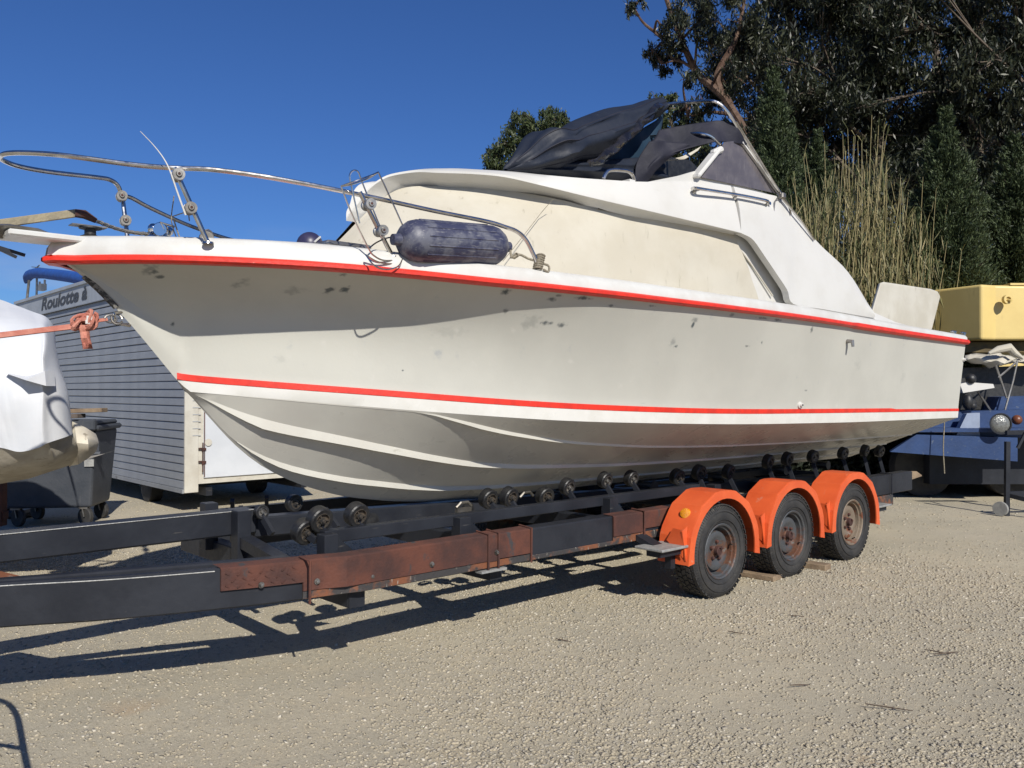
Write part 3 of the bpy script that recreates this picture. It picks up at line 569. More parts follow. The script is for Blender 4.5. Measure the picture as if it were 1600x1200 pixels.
# engine hatch board tipped up at the stern
hb=[(1359,500),(1376,442),(1382,440),(1455,451),(1466,455),(1470,463),(1457,514),(1452,522)]
mb=MB(); pts=[L(a,b,y=-.55-.0*i) for i,(a,b) in enumerate(hb)]; mb.ngon(pts,(.04,.05,0)); hb_o=single('hatch_cover',mb,M['white'],'off-white rounded hatch board standing tilted at the stern of the cruiser','hatch cover',(pts[0][0],pts[0][1],2.1))
hb_o.data.materials.clear(); hb_o.data.materials.append(mat('stained_offwhite_board',(.60,.575,.50),.5,col2=(.52,.49,.41),ns=2.4,col3=(.36,.33,.27),ns3=7,lo3=.6,hi3=.8,streak=(1,1,.4),bump=.1,bs=14))
md=hb_o.modifiers.new('round','BEVEL'); md.width=.02; md.segments=3
for px,py in [(1505,524),(1490,521)]:
    c=L(px,py,y=-1.2); mb=MB(); mb.box((c[0],c[1],DZ(c[0])+.03),(.12,.03,.02),bev=.008); mb.box((c[0],c[1],DZ(c[0])+.01),(.05,.03,.03)); obj('cleat',mb,M['steel'],boat)
# ================================================================= BOW GEAR
gy=lambda t:-(bg(t)-.07)
mb=MB()
rail=[L(840,412,y=-1.1),L(833,396,y=-1.1),L(822,375,y=-1.09),L(808,362,y=-1.075),L(790,355,y=-1.05),L(760,346,y=-1.01),L(680,330,y=-.94),L(575,307,y=-.84),L(480,288,y=-.75),L(400,274,y=-.66),L(330,265,y=-.57),L(285,263,y=-.50),L(262,262,y=-.47),L(205,257,y=-.38),L(100,243,y=-.22),L(45,239,y=-.10),L(12,239.5,y=-.02),L(1,244,y=.06),L(4,250,y=.14),L(30,260,y=.22),L(80,269,y=.29),L(150,277,y=.36),L(172,281,y=.39),L(184,290,y=.41),L(190,306,y=.42)]
mb.tube(catmull(rail,150),.0125,10)
mb.tube(catmull([L(191,306,y=.42),L(205,309,y=.45),L(235,325,y=.52),L(290,350,y=.64),L(340,368,y=.76),L(395,384,y=.86)],30),.0125,8)
obj('pulpit_rail',mb,M['steel'],boat,smooth=True)
def stanchion(a,b,ya,yb,kn):
    p,q=L(*a,y=ya),L(*b,y=yb); mb=MB(); mb.tube([p,q],.0125,10); mb.lathe([(0,.0),(0,.03),(.01,.028),(.014,.0)],(q[0],q[1],q[2]-.004),(0,0,1),12); o=obj('stanchion',mb,M['steel'],boat,smooth=True)
    for k,(px,py,y) in enumerate(kn):
        c=L(px,py,y=y); m2=MB(); m2.lathe([(-.055,0),(-.055,.012),(-.045,.016),(-.045,.029),(-.02,.031),(-.018,.024),(.018,.024),(.02,.031),(.045,.029),(.045,0)],c,(.25,1,.05),18); m2.cm=1; m2.lathe([(-.0565,0),(-.0565,.007),(-.05,.007)],c,(.25,1,.05),8)
        obj('rail_clamp',m2,[M['steel_dull'],M['rust']],o,smooth=True)
stanchion((272,262),(325,380),-.50,-.54,[(278,274,-.52),(297,326,-.53)])
stanchion((562,300),(614,402),-.86,-.87,[(576,320,-.88),(595,361,-.88)])
stanchion((191,306),(200,380),.42,.36,[(190,307,.40),(196,345,.38)])
mb=MB(); c=L(322,372,y=-.42); mb.lathe([(-.03,0),(-.03,.034),(.03,.034),(.03,0)],c,(.3,1,.1),16); mb.tube([(c[0]+.03*math.cos(a)+.01,c[1],c[2]+.045*math.sin(a)) for a in [i*.5 for i in range(14)]],.004,5); obj('rail_clamp',mb,M['steel_dull'],boat,smooth=True)
# whip aerial lashed to the rail
mb=MB(); mb.tube(catmull([L(219,205,y=-.5),L(240,227,y=-.5),L(256,248,y=-.52),L(266,268,y=-.55),L(277,300,y=-.55),L(290,336,y=-.55)],22),[.0015+.0035*i/22 for i in range(23)],6); obj('whip_aerial',mb,M['white'],boat,smooth=True)
mb=MB(); mb.tube(catmull([L(272,306,y=-.3),L(268,345,y=-.3),L(278,378,y=-.3)],8),.003,5); mb.tube(catmull([L(270,338,y=-.3),L(292,332,y=-.45),L(296,345,y=-.5)],8),.003,5); mb.tube(catmull([L(272,345,y=-.3),L(283,378,y=-.3)],4),.004,5); obj('lashing_cord',mb,M['rope'],boat)
# wire fender basket hung on the rail
mb=MB(); yb=-.92
def lp(pts,n=20,r=.0045): mb.tube(catmull([L(a,b,y=y) for a,b,y in pts],n),r,6)
lp([(533,291,-.90),(550,335,-.90),(576,388,-.90),(585,400,-.90),(600,407,-.90),(620,405,-.90),(634,392,-.90),(638,375,-.90),(625,343,-.90),(607,303,-.90),(591,269,-.90)],36)
lp([(562,349,-.84),(548,285,-.84),(547,272,-.84),(553,266,-.84),(560,269,-.84),(566,285,-.84),(590,345,-.84),(600,365,-.84)],26)
lp([(533,291,-.90),(550,288,-.9),(575,279,-.86),(591,269,-.90)]); lp([(533,291,-.90),(555,283,-.97),(580,274,-.97),(591,269,-.90)])
lp([(576,388,-.90),(590,378,-.88),(610,371,-.86),(632,375,-.90)]); lp([(571,398,-.90),(585,415,-.95),(603,421,-.95),(622,416,-.95),(630,402,-.90)]); lp([(571,398,-.90),(590,409,-.9),(612,412,-.9),(630,402,-.90)])
for a in((548,285),(590,345)): pass
obj('fender_basket',mb,M['steel'],boat,smooth=True)
# bow platform, roller, windlass
mb=MB(); mb.box((-4.02,0,2.262),(.50,.22,.032),bev=.008); bp_=obj('bow_platform',mb,M['deckwhite'],boat)
mb=MB(); mb.box((-3.80,0,2.235),(.12,.20,.03)); mb.cm=0; obj('platform_chock',mb,M['black'],boat)
c=L(141,366,y=0); mb=MB(); mb.lathe([(0,.0),(0,.045),(.02,.05),(.03,.028),(.055,.028),(.06,.055),(.068,.055),(.07,0)],(c[0],0,2.278),(0,0,1),18); obj('bow_roller',mb,[M['black']],boat,smooth=True)
mb=MB(); mb.box((c[0]-.01,0,2.35),(.17,.07,.006)); obj('roller_plate',mb,M['steel_dull'],boat)
c=L(252,372,y=-.03); mb=MB(); mb.lathe([(-.07,0),(-.07,.034),(-.05,.042),(-.02,.03),(.02,.03),(.05,.045),(.075,.03),(.075,0)],(c[0],c[1],2.365),(.5,1,0),20); mb.sphere((c[0]-.05,c[1]-.02,2.37),.03); mb.sphere((c[0]+.06,c[1]+.05,2.38),.025); mb.box((c[0],c[1],2.32),(.18,.12,.03),bev=.01); mb.tube([(c[0],c[1]-.07,2.35),(c[0]-.03,c[1]-.07,2.40),(c[0]+.05,c[1]-.05,2.39)],.007,6)
obj('windlass',mb,mat('chrome',(.75,.75,.75),.08,1.),boat,smooth=True)
mb=MB(); c=L(405,380,y=-.45); mb.tube(catmull([L(358,377,y=-.5),L(372,381,y=-.5),L(395,382,y=-.5),L(418,379,y=-.5)],12),.014,8); obj('deck_hose',mb,M['black'],boat,smooth=True)
mb=MB(); mb.box((-2.62,-.35,2.335),(.30,.3,.035),bev=.012); obj('deck_hatch',mb,M['steel_dull'],boat)
c=L(484,382,y=-.25); mb=MB(); mb.sphere((c[0],c[1],c[2]-.005),.078,20,12); mb.cm=1; bo=single('mooring_buoy',mb,mat('dark_violet_ball',(.03,.028,.07),.4,col2=(.05,.045,.09),ns=8),'dark violet ball buoy lying on the foredeck between rail and cabin','buoy',(c[0],c[1],c[2]-.08),smooth=True)
mb=MB(); mb.bar((c[0]-.02,c[1]-.088,c[2]),(c[0]+.03,c[1]-.070,c[2]+.04),.008,.008); obj('buoy_valve',mb,M['white'],bo)
# stem eye
mb=MB(); e=(-3.70,0,zk(-3.70)-.01); mb.tube([(e[0]+.02,e[1],e[2]+.05),(e[0]-.05,e[1],e[2]+.03),(e[0]-.055,e[1],e[2]-.02),(e[0]+.03,e[1],e[2]-.03)],.009,8); obj('bow_eye',mb,M['steel'],boat,smooth=True)
# ================================================================= things on the boat
yf=-.98
a,b=L(612,374,y=-.93),L(797,386,y=-1.00); a,b=Vector(a),Vector(b); ax=(b-a).normalized(); Ln=(b-a).length; R_=.118
fen=MB(); pf=[(0,.0),(0,.045),(.02,.06)]+[(.02+.10*math.sin(x),R_*.55+R_*.45*(1-math.cos(x))**.6*1.0) for x in (.3,.7,1.1,1.57)]
prof=[(0,.0),(.005,.030),(.05,.034),(.055,.06),(.075,.085),(.11,.108),(.15,R_),(Ln/2,R_*1.01),(Ln-.15,R_),(Ln-.11,.108),(Ln-.075,.085),(Ln-.055,.06),(Ln-.05,.034),(Ln-.005,.030),(Ln,0)]
zof=Vector((0,0,.0)); fen.lathe(prof,a+zof,ax,28)
for k in range(14):
    th=2*math.pi*k/14; u=ax.orthogonal().normalized(); v=ax.cross(u); d=u*math.cos(th)+v*math.sin(th); fen.tube([a+zof+ax*.17+d*(R_-.001),a+zof+ax*(Ln-.17)+d*(R_-.001)],.0055,5)
fe=single('boat_fender',fen,M['fender'],'long faded navy fender lying along the side deck by the cabin','fender',(a.x,a.y,DZ(a.x)),smooth=True)
mb=MB(); e=b+zof; mb.tube(catmull([tuple(e),L(800,402,y=-1.05),L(812,398,y=-1.06),L(825,404,y=-1.07),L(838,408,y=-1.1)],20),.008,6); mb.tube(catmull([L(803,404,y=-1.05),L(810,399,y=-1.08),L(806,396,y=-1.05),L(798,403,y=-1.05)],10),.006,6)
cc=L(840,411,y=-1.1)
for k in range(7):
    mb.tube([(cc[0]+.026*math.cos(x)+.004*k,cc[1]+.026*math.sin(x),cc[2]-.03+.013*k+.004*math.sin(2*x)) for x in [i*.45 for i in range(15)]],.0065,6)
mb.tube(catmull([(cc[0],cc[1],cc[2]),(cc[0]+.07,cc[1]-.02,cc[2]-.01),(cc[0]+.06,cc[1]-.03,cc[2]-.05),(cc[0]+.02,cc[1]-.03,cc[2]-.04)],10),.007,6)
single('fender_rope',mb,M['rope'],'frayed grey rope tying the fender to the foot of the bow rail','rope',(cc[0],cc[1],cc[2]-.06),smooth=True)
# crumpled navy canopy rolled forward over the flybridge
def foldsec(c0,c1,dep,k,phase,seed):
    c0,c1=Vector(c0),Vector(c1); up=(c1-c0); h=up.length; up.normalize(); mid=(c0+c1)/2; n=44; P=[]
    rr=random.Random(seed)
    for i in range(n):
        a=2*math.pi*i/n; q=lambda x:1-2*abs(math.sin(x))**.7
        f=1+.10*q(2.5*a+phase*.16)+.06*q(4.5*a-phase*.30)+.025*q(8*a+phase*.5)
        g=1+.03*math.sin(5*a+phase)
        P.append(mid+up*(h/2*math.sin(a)*min(g,1.02))+Vector((0,1,0))*(dep*math.cos(a)*f)+Vector((.02*math.sin(7*a+phase),0,0)))
    P.append(P[0]); return [tuple(p) for p in P]
up_=[(791,264),(800,252),(812,237),(829,214),(846,202),(864,205),(879,197),(900,188),(942,173),(970,168),(991,164),(1008,158),(1024,153),(1034,153)]
lo_=[(793,270),(803,271),(822,272),(842,272),(856,270),(868,265),(885,258),(905,256),(930,250),(945,240),(965,219),(990,203),(1020,186),(1038,172)]
dp=[.02,.08,.14,.20,.25,.27,.27,.27,.26,.24,.22,.18,.12,.05]; yy=[-.55,-.55,-.55,-.5,-.5,-.48,-.46,-.46,-.46,-.46,-.46,-.45,-.44,-.44]
U=catmull([L(*p,y=y) for p,y in zip(up_,yy)],90); W_=catmull([L(*p,y=y) for p,y in zip(lo_,yy)],90); D_=catmull([(d,0,0) for d in dp],90)
mb=MB(); mb.grid([foldsec(W_[i],U[i],D_[i][0],i,i*.10,i) for i in range(91)])
can=thing('folded_canopy','crumpled navy canopy bundled over the flybridge with a glossy window strip','canopy',(-.6,-.4,2.9))
obj('canopy_roll',mb,M['navy'],can,smooth=True,autos=80)
SECS=[foldsec(W_[i],U[i],D_[i][0],i,i*.10,i) for i in range(91)]
for ix in (16,21,28): mb=MB(); mb.tube([SECS[i][ix] for i in range(4,86)],.0045,5); obj('canopy_piping',mb,M['navy2'],can,smooth=True)
# the clear vinyl strip that catches the light on its edge
S1=catmull([L(1028,160,y=-.60),L(1003,182,y=-.66),L(985,200,y=-.70),L(960,222,y=-.74),L(935,243,y=-.76),L(915,254,y=-.76)],40); S2=catmull([L(1036,168,y=-.60),L(1012,192,y=-.66),L(994,210,y=-.70),L(970,232,y=-.74),L(945,252,y=-.76),L(922,262,y=-.76)],40)
mb=MB(); rows=[]
for i,(p,q) in enumerate(zip(S1,S2)):
    p,q=Vector(p),Vector(q); rows.append([tuple(p+(q-p)*(j/6)+Vector((0,-.02*math.sin(j/6*math.pi)+.010*math.sin(i*.9+j),.006*math.sin(i*.7)))) for j in range(7)])
mb.grid(rows); obj('canopy_window',mb,mat('glossy_dark_vinyl',(.010,.010,.013),.10,col2=(.03,.028,.03),ns=9,bump=.5,bs=14),can,smooth=True,solid=.004)
def cloth(name,rows,m_,nu=26,nv=26,amp=.02,parent=can,seed=0,fq=(6,9)):
    R1=[catmull(r_,nu) for r_ in rows]; C=[catmull([R1[k][i] for k in range(len(rows))],nv) for i in range(nu+1)]
    P=[]
    for i in range(nu+1):
        row=[]
        for j in range(nv+1):
            x,y,z=C[i][j]; e=math.sin(math.pi*min(1,i/nu*1.0))**.5*1.0 if True else 1
            d=amp*(math.sin(fq[0]*x*3+z*fq[1]+seed)+.6*math.sin(fq[1]*x*3-z*7+seed*2)+.4*math.sin(17*x+13*z))
            row.append((x,y-d,z))
        P.append(row)
    mb=MB(); mb.grid(P); return obj(name,mb,M[m_],parent,smooth=True,autos=80,solid=.006)
cloth('canopy_side',[[L(1040,176,y=-.40),L(1000,205,y=-.42),L(958,232,y=-.44),L(915,258,y=-.46)],[L(1036,196,y=-.40),L(1008,225,y=-.42),L(970,252,y=-.44),L(925,270,y=-.46)],[L(1015,232,y=-.40),L(1000,255,y=-.42),L(985,275,y=-.42),L(935,281,y=-.44)],[L(1002,262,y=-.40),L(990,275,y=-.42),L(984,284,y=-.42),L(945,283,y=-.44)]],'blue2',amp=.012)
cloth('canopy_rear',[[L(1030,203,y=-.62),L(1060,197,y=-.7),L(1100,191,y=-.82),L(1125,187,y=-.92),L(1143,191,y=-.97)],[L(1014,228,y=-.62),L(1050,219,y=-.7),L(1098,209,y=-.85),L(1130,205,y=-.95),L(1155,208,y=-.99)],[L(1003,262,y=-.6),L(1040,243,y=-.7),L(1085,229,y=-.85),L(1130,221,y=-.96),L(1166,227,y=-.995)]],'navy2',amp=.014,seed=2)
cloth('canopy_flap',[[L(1012,222,y=-.66),L(1035,220,y=-.70),L(1062,224,y=-.76),L(1084,229,y=-.82)],[L(998,252,y=-.64),L(1020,243,y=-.68),L(1045,236,y=-.74),L(1086,231,y=-.80)],[L(994,278,y=-.63),L(1008,270,y=-.66),L(1022,254,y=-.70),L(1060,238,y=-.76)],[L(1000,289,y=-.63),L(1012,284,y=-.64),L(1024,266,y=-.68),L(1046,247,y=-.72)]],'navy2',amp=.016,seed=4)
mb=MB(); mb.grid([foldsec(L(x,y1,y=-.40),L(x,y0,y=-.40),.22,k,k*.3,k) for k,(x,y0,y1) in enumerate([(800,264,276),(830,258,280),(870,255,282),(910,252,286),(950,250,290),(990,246,294),(1010,252,296)])]); obj('canopy_roll',mb,M['navy'],can,smooth=True,autos=80)
mb=MB(); mb.ngon([L(a,b,y=-.30) for a,b in [(985,296),(1004,258),(1036,243),(1078,250),(1094,266),(1092,296)]],(0,.5,0)); obj('dark_seat_fill',mb,M['black'],boat)  # black seat block shaped to fill the shaded flybridge interior with dark colour
cloth('canopy_lining',[[L(1036,249,y=-.50),L(1060,246,y=-.52),L(1080,238,y=-.54),L(1095,229,y=-.56)],[L(1040,252,y=-.50),L(1062,250,y=-.52),L(1072,248,y=-.54),L(1090,236,y=-.56)]],'canvas',nv=4,amp=.002)
mb=MB(); mb.ngon([(-.1,-.55,2.93),(-.1,-.55,3.16),(1.15,-.55,3.14),(1.15,-.55,2.93)],(0,.4,0)); obj('seat_back',mb,M['navy2'],boat)
# ================================================================= TRAILER
OT=(0,0,0)
tr=thing('boat_trailer','long charcoal and rust roller trailer with three orange wheel guards under the cruiser','trailer',OT)
ZB,ZT=.44,.64
nearc=catmull([(-5.2,.0),(-4.9,-.12),(-4.35,-.335),(-3.95,-.53),(-3.45,-.70),(-3.0,-.80),(-2.6,-.835),(-2.2,-.84)],40)
def cbeam(mb,pts,zb,zt,wd=.12,face=1):
    rows=[]
    for i,(t,y) in enumerate(pts):
        a=pts[max(0,i-1)];b=pts[min(len(pts)-1,i+1)]; d=Vector((b[0]-a[0],b[1]-a[1],0)).normalized(); n=Vector((d.y,-d.x,0))*(wd/2)
        e=.008; w2=n*(1-e*2/wd)
        rows.append([(t+n.x,y+n.y,zb+e),(t+n.x,y+n.y,zt-e),(t+w2.x,y+w2.y,zt),(t-w2.x,y-w2.y,zt),(t-n.x,y-n.y,zt-e),(t-n.x,y-n.y,zb+e),(t-w2.x,y-w2.y,zb),(t+w2.x,y+w2.y,zb),(t+n.x,y+n.y,zb+e)])
    mb.grid(rows); n=len(mb.v)
    mb.f+= [tuple(range(n-9,n-1)),tuple(range(n-9*len(rows),n-9*len(rows)+8))]; mb.m+=[0,0]
for sg in(1,-1):
    
    if sg==1: mb=MB(); cbeam(mb,[(t,(y-.035)*sg) for t,y in nearc if t<-2.4],ZB,ZT,.05); obj('drawbar_rail',mb,M['frame'],tr,smooth=True)
    mb=MB(); cbeam(mb,[(-2.6,-.84*sg),(0,-.84*sg)],ZB,ZT); obj('side_rail',mb,M['frame'],tr)
    mb=MB(); cbeam(mb,[(.002,-.84*sg),(2.2,-.84*sg)],ZB+.004,ZT-.004,.112); obj('side_rail',mb,M['frame'],tr)
    mb=MB(); cbeam(mb,[(2.2,-.84*sg),(4.05,-.84*sg)],ZB,ZT); obj('side_rail',mb,M['frame'],tr)
    if sg==1: mb=MB(); cbeam(mb,[(-4.7,-.15),(-4.35,-.30),(-3.12,-.70)],ZT-.04,ZT+.004,.07); obj('inner_drawbar',mb,M['frame'],tr)
mb=MB(); mb.ngon([(4.05,-.895,.64),(4.18,-.895,.63),(4.30,-.895,.585),(4.32,-.895,.57),(4.05,-.895,.55)],(0,.03,0)); obj('rail_tip',mb,M['wood'],tr)
mb=MB(); mb.bar((-5.4,0,.74),(-2.98,0,.74),.14,.14,bev=.01); obj('centre_beam',mb,M['frame'],tr)
mb=MB(); mb.tube([(-5.3,-.071,.809),(-3.0,-.071,.809)],.003,5); obj('worn_edge',mb,M['grayplate'],tr)
mb=MB(); mb.bar((-2.98,0,.70),(4.0,0,.50),.12,.12,bev=.01); obj('keel_beam',mb,M['frame'],tr)
for t in (-3.05,-1.80,-.62,.9,2.3,3.75):
    mb=MB(); mb.bar((t,-.775,.53),(t,.775,.53),.09,.12,bev=.006); obj('cross_member',mb,M['frame'],tr)
for px,t in ((560,None),(777,None)):
    c=L(px,935 if px==560 else 897,y=-.86); mb=MB(); mb.box((c[0],-.66,.395),(.10,.36,.09),bev=.006); mb.box((c[0],-.842,.395),(.095,.012,.088)); obj('outrigger_stub',mb,M['frame'],tr)
mb=MB(); mb.ngon([(-4.45,-.22,.63),(-4.22,-.32,.63),(-4.35,-.07,.66),(-4.6,-.07,.66)],(0,0,-.012)); obj('gusset_plate',mb,M['rustframe'],tr)
# weld line on the bent near rail
mb=MB(); P=[(t,y-.063,ZT-.012) for t,y in nearc if -5.2<t<-3.5]; mb.tube(P,.003,5); obj('rail_weld',mb,M['grayplate'],tr)
# rust plates bolted along the near rail
def plate(t0,t1,zb,zt,m_,y=-.905,nm='rust_plate',thick=.012,cap=True):
    mb=MB(); y0_=lambda t:min(-.905,0) if t>-2.9 else lerp([(tt_,yy_-.0655) for tt_,yy_ in nearc],t)
    n=max(2,int((t1-t0)/.1)); rows=[]
    for i in range(n+1):
        t=t0+(t1-t0)*i/n; yy_=max(y0_(t),-.905) if t<-2.6 else -.905
        rows.append([(t,yy_,zb),(t,yy_-thick,zb+.003),(t,yy_-thick,zt-.004),(t,yy_,zt+.003),(t,yy_+.09,zt+.008)] if cap else [(t,yy_,zb),(t,yy_-thick,zb+.003),(t,yy_-thick,zt-.003),(t,yy_,zt)])
    mb.grid(rows)
    for r_ in(rows[0],rows[-1]): mb.add(r_[:4],[(0,1,2,3)])
    return obj(nm,mb,m_,tr)
tA=L(368,898,y=-.92)[0]; tB=L(484,898,y=-.92)[0]; tC=L(767,848,y=-.92)[0]; tD=L(830,840,y=-.92)[0]; tE=L(960,820,y=-.92)[0]; tF=L(1005,810,y=-.92)[0]
chk=plate(tA,tB,.53,ZT,M['rust'])
for i in range(9):                       # raised tread pattern of the checker plate
    for j in range(3):
        t=tA+.03+i*.052+(j%2)*.026
        if t<tB-.02:
            mb=MB(); c=(t,0,.55+j*.03); yy_=max(lerp([(a_,b_-.0655) for a_,b_ in nearc],t),-.905)-.0125 if t<-2.6 else -.9175
            s_=1 if (i+j)%2 else -1; mb.bar((t-.012,yy_,c[2]-.008*s_),(t+.012,yy_,c[2]+.008*s_),.004,.006); obj('tread_lug',mb,M['rust'],chk)
plate(tB,tC-.02,.485,ZT,M['rust']); plate(tC+.06,tD,.49,ZT,M['rust']); plate(tC-.02,tC+.06,.48,ZT+.002,M['rust'])
plate(tB,tD,.445,.487,M['rustframe'],nm='rust_streaked_flange',thick=.006,cap=False); plate(tD+.01,tE,.445,.475,M['rustframe'],nm='rust_streaked_flange',thick=.004,cap=False)
plate(tE,tF,.50,ZT,M['rust']); plate(tF+.02,tF+.35,.52,ZT,M['rust'],thick=.008); plate(tE,tF+.33,.445,.50,M['rustframe'],nm='rust_streaked_flange',thick=.004,cap=False)
for t in(tB,tC-.02,tC+.06,tD,tF+.01,L(1393,740,y=-.92)[0]):
    mb=MB(); mb.tube([(t,-.922,ZB-.004),(t,-.925,ZT+.008),(t+.01,-.80,ZT+.012)],.007,6); obj('clamp_strap',mb,M['rust'] if t<tF+.1 else M['frame'],tr)
for px,py in[(424,920),(503,911),(583,901),(675,882),(776,863)]:
    c=L(px,py,y=-.92); mb=MB(); yy_=-.918 if c[0]>-2.6 else max(lerp([(a_,b_-.0655) for a_,b_ in nearc],c[0]),-.905)-.013
    mb.lathe([(0,.016),(-.003,.016),(-.003,.011),(-.014,.010),(-.016,0)],(c[0],yy_,c[2]),(0,1,0),10); obj('bolt',mb,M['hubm'],tr)
mb=MB(); mb.box((tC+.02,-.90,.43),(.20,.06,.014)); obj('clamp_foot',mb,M['grayplate'],tr)
# raised longitudinal roller beams on posts
for sg in(-1,1):
    mb=MB(); mb.bar((-2.86,.6*sg,.70),(.6,.6*sg,.70),.07,.07,bev=.005); obj('roller_beam',mb,M['frame'],tr)
    mb=MB(); mb.bar((.9,.6*sg,.56),(4.0,.6*sg,.56),.07,.07,bev=.005); obj('roller_beam',mb,M['frame'],tr)
    for t in(-2.86,-1.93,-.55,.75):
        mb=MB(); mb.box((t,.66*sg,.61),(.085,.09,.23),bev=.004); mb.ngon([(t+.04,.66*sg,.72),(t+.18,.66*sg,.60),(t+.04,.66*sg,.60)],(0,.008,0)); obj('roller_post',mb,M['frame'],tr)
for t0 in(-3.1,):
    for y_ in(-.12,.32): mb=MB(); mb.box((t0,y_,.68),(.08,.09,.28),bev=.004); obj('roller_post',mb,M['frame'],tr)
    mb=MB(); mb.bar((t0-.02,-.66,.60),(t0+.02,-.02,.655),.08,.06); obj('brace',mb,M['frame'],tr)
# rollers: hard rubber wheels with a spoked metal hub
def mk_roller(hubmat,R_=.075,wd=.075):
    mb=MB(); mb.lathe([(-wd/2,R_*.62),(-wd/2,R_*.9),(-wd/2+.008,R_),(wd/2-.008,R_),(wd/2,R_*.9),(wd/2,R_*.62),(wd/2-.012,R_*.6),(-wd/2+.012,R_*.6),(-wd/2,R_*.62)],(0,0,0),(0,1,0),24)
    a=obj('roller',mb,M['black'],tr,smooth=True)
    mb=MB(); mb.lathe([(-wd/2+.014,R_*.61),(-wd/2+.016,.02),(-wd/2-.006,.018),(-wd/2-.006,.010),(-wd/2-.016,.009),(-wd/2-.016,0)],(0,0,0),(0,1,0),16)
    for k in range(3): t=2.1*k; mb.bar((.015*math.cos(t),-wd/2+.010,.015*math.sin(t)),(R_*.6*math.cos(t),-wd/2+.010,R_*.6*math.sin(t)),.008,.016,up=(0,1,0))
    mb.lathe([(-wd/2+.012,R_*.62),(-wd/2-.002,R_*.64),(-wd/2-.002,R_*.58),(-wd/2+.012,R_*.56)],(0,0,0),(0,1,0),20)
    b=obj('hub',mb,hubmat,a,smooth=True); return a,b
RD=mk_roller(mat('dark_roller_hub',(.05,.05,.05),.5,.5,col2=(.16,.13,.10),ns=40)); RL=mk_roller(M['hubm'])
used={}
def place_roller(kind,p,tilt=0,sc=1.):
    a,b=kind
    if a.name in used: a2=a.copy(); COL.objects.link(a2); b2=b.copy(); COL.objects.link(b2); b2.parent=a2; a2.parent=tr; a=a2
    else: used[a.name]=1
    a.location=(p[0],p[1],p[2]); a.rotation_euler=(tilt,0,RR.uniform(-.12,.12)); a.scale=(sc,)*3
RR=random.Random(5)
sup=MB()
def hull_z(t,y):
    c=bc(t); return zk(t)+(zc(t)-zk(t))*min(1,abs(y)/max(c,.1))-.012
near=[(408,800,-.14,RL,.62),(459,786,.20,RD,.8),(499,811,-.56,RD,1.05),(475,830,-.52,RD,1.05),(557,804,-.56,RD,1.05),(795,776,-.50,RD,1),(763,779,-.42,RD,1),(886,760,-.50,RL,.92),(851,775,-.40,RD,1),(945,750,-.50,RL,.92),(986,747,-.50,RL,.92),(1058,745,-.46,RD,1),(1092,738,-.46,RD,1),(1138,737,-.46,RD,1),(1200,721,-.52,RD,1),(1230,717,-.52,RD,1),(1270,713,-.54,RL,.95),(1317,708,-.54,RL,.95),(1351,704,-.56,RL,.95),(1374,705,-.56,RL,.95)]
for px,py,y,kd,sc_ in near:
    p=L(px,py,y=y)
    sc_*=.9; place_roller(kd,p,.25 if y<-.3 else 0,sc_)
    q=(p[0],-p[1],p[2])
    if py<800 and y<-.4: place_roller(kd,q,-.25,sc_)
    for s_ in(-1,1):
        sup=MB(); sup.bar((p[0],s_*(abs(p[1])-.02),p[2]),(p[0]+.03,s_*min(.6,abs(p[1])+.08),.68 if p[0]<.8 else .58),.026,.034); obj('roller_bracket',sup,M['frame'],tr)
for t in(-2.2,-1.4,-.4,.7,1.8,2.9,3.8):
    mb=MB(); mb.lathe([(-.09,0),(-.09,.05),(-.05,.038),(.05,.038),(.09,.05),(.09,0)],(t,0,.665),(0,1,0),16); obj('keel_roller',mb,M['black'],tr,smooth=True)
mb=MB(); mb.box((-1.62,-.30,.70),(.12,.03,.03)); mb.tube([(-1.68,-.3,.72),(-1.64,-.3,.75),(-1.58,-.3,.75),(-1.55,-.3,.72)],.010,6); mb.tube([(-1.1,-.3,.74),(-1.06,-.3,.77),(-1.0,-.3,.77),(-.97,-.3,.74)],.010,6); obj('bracket_clip',mb,M['steel_dull'],tr)
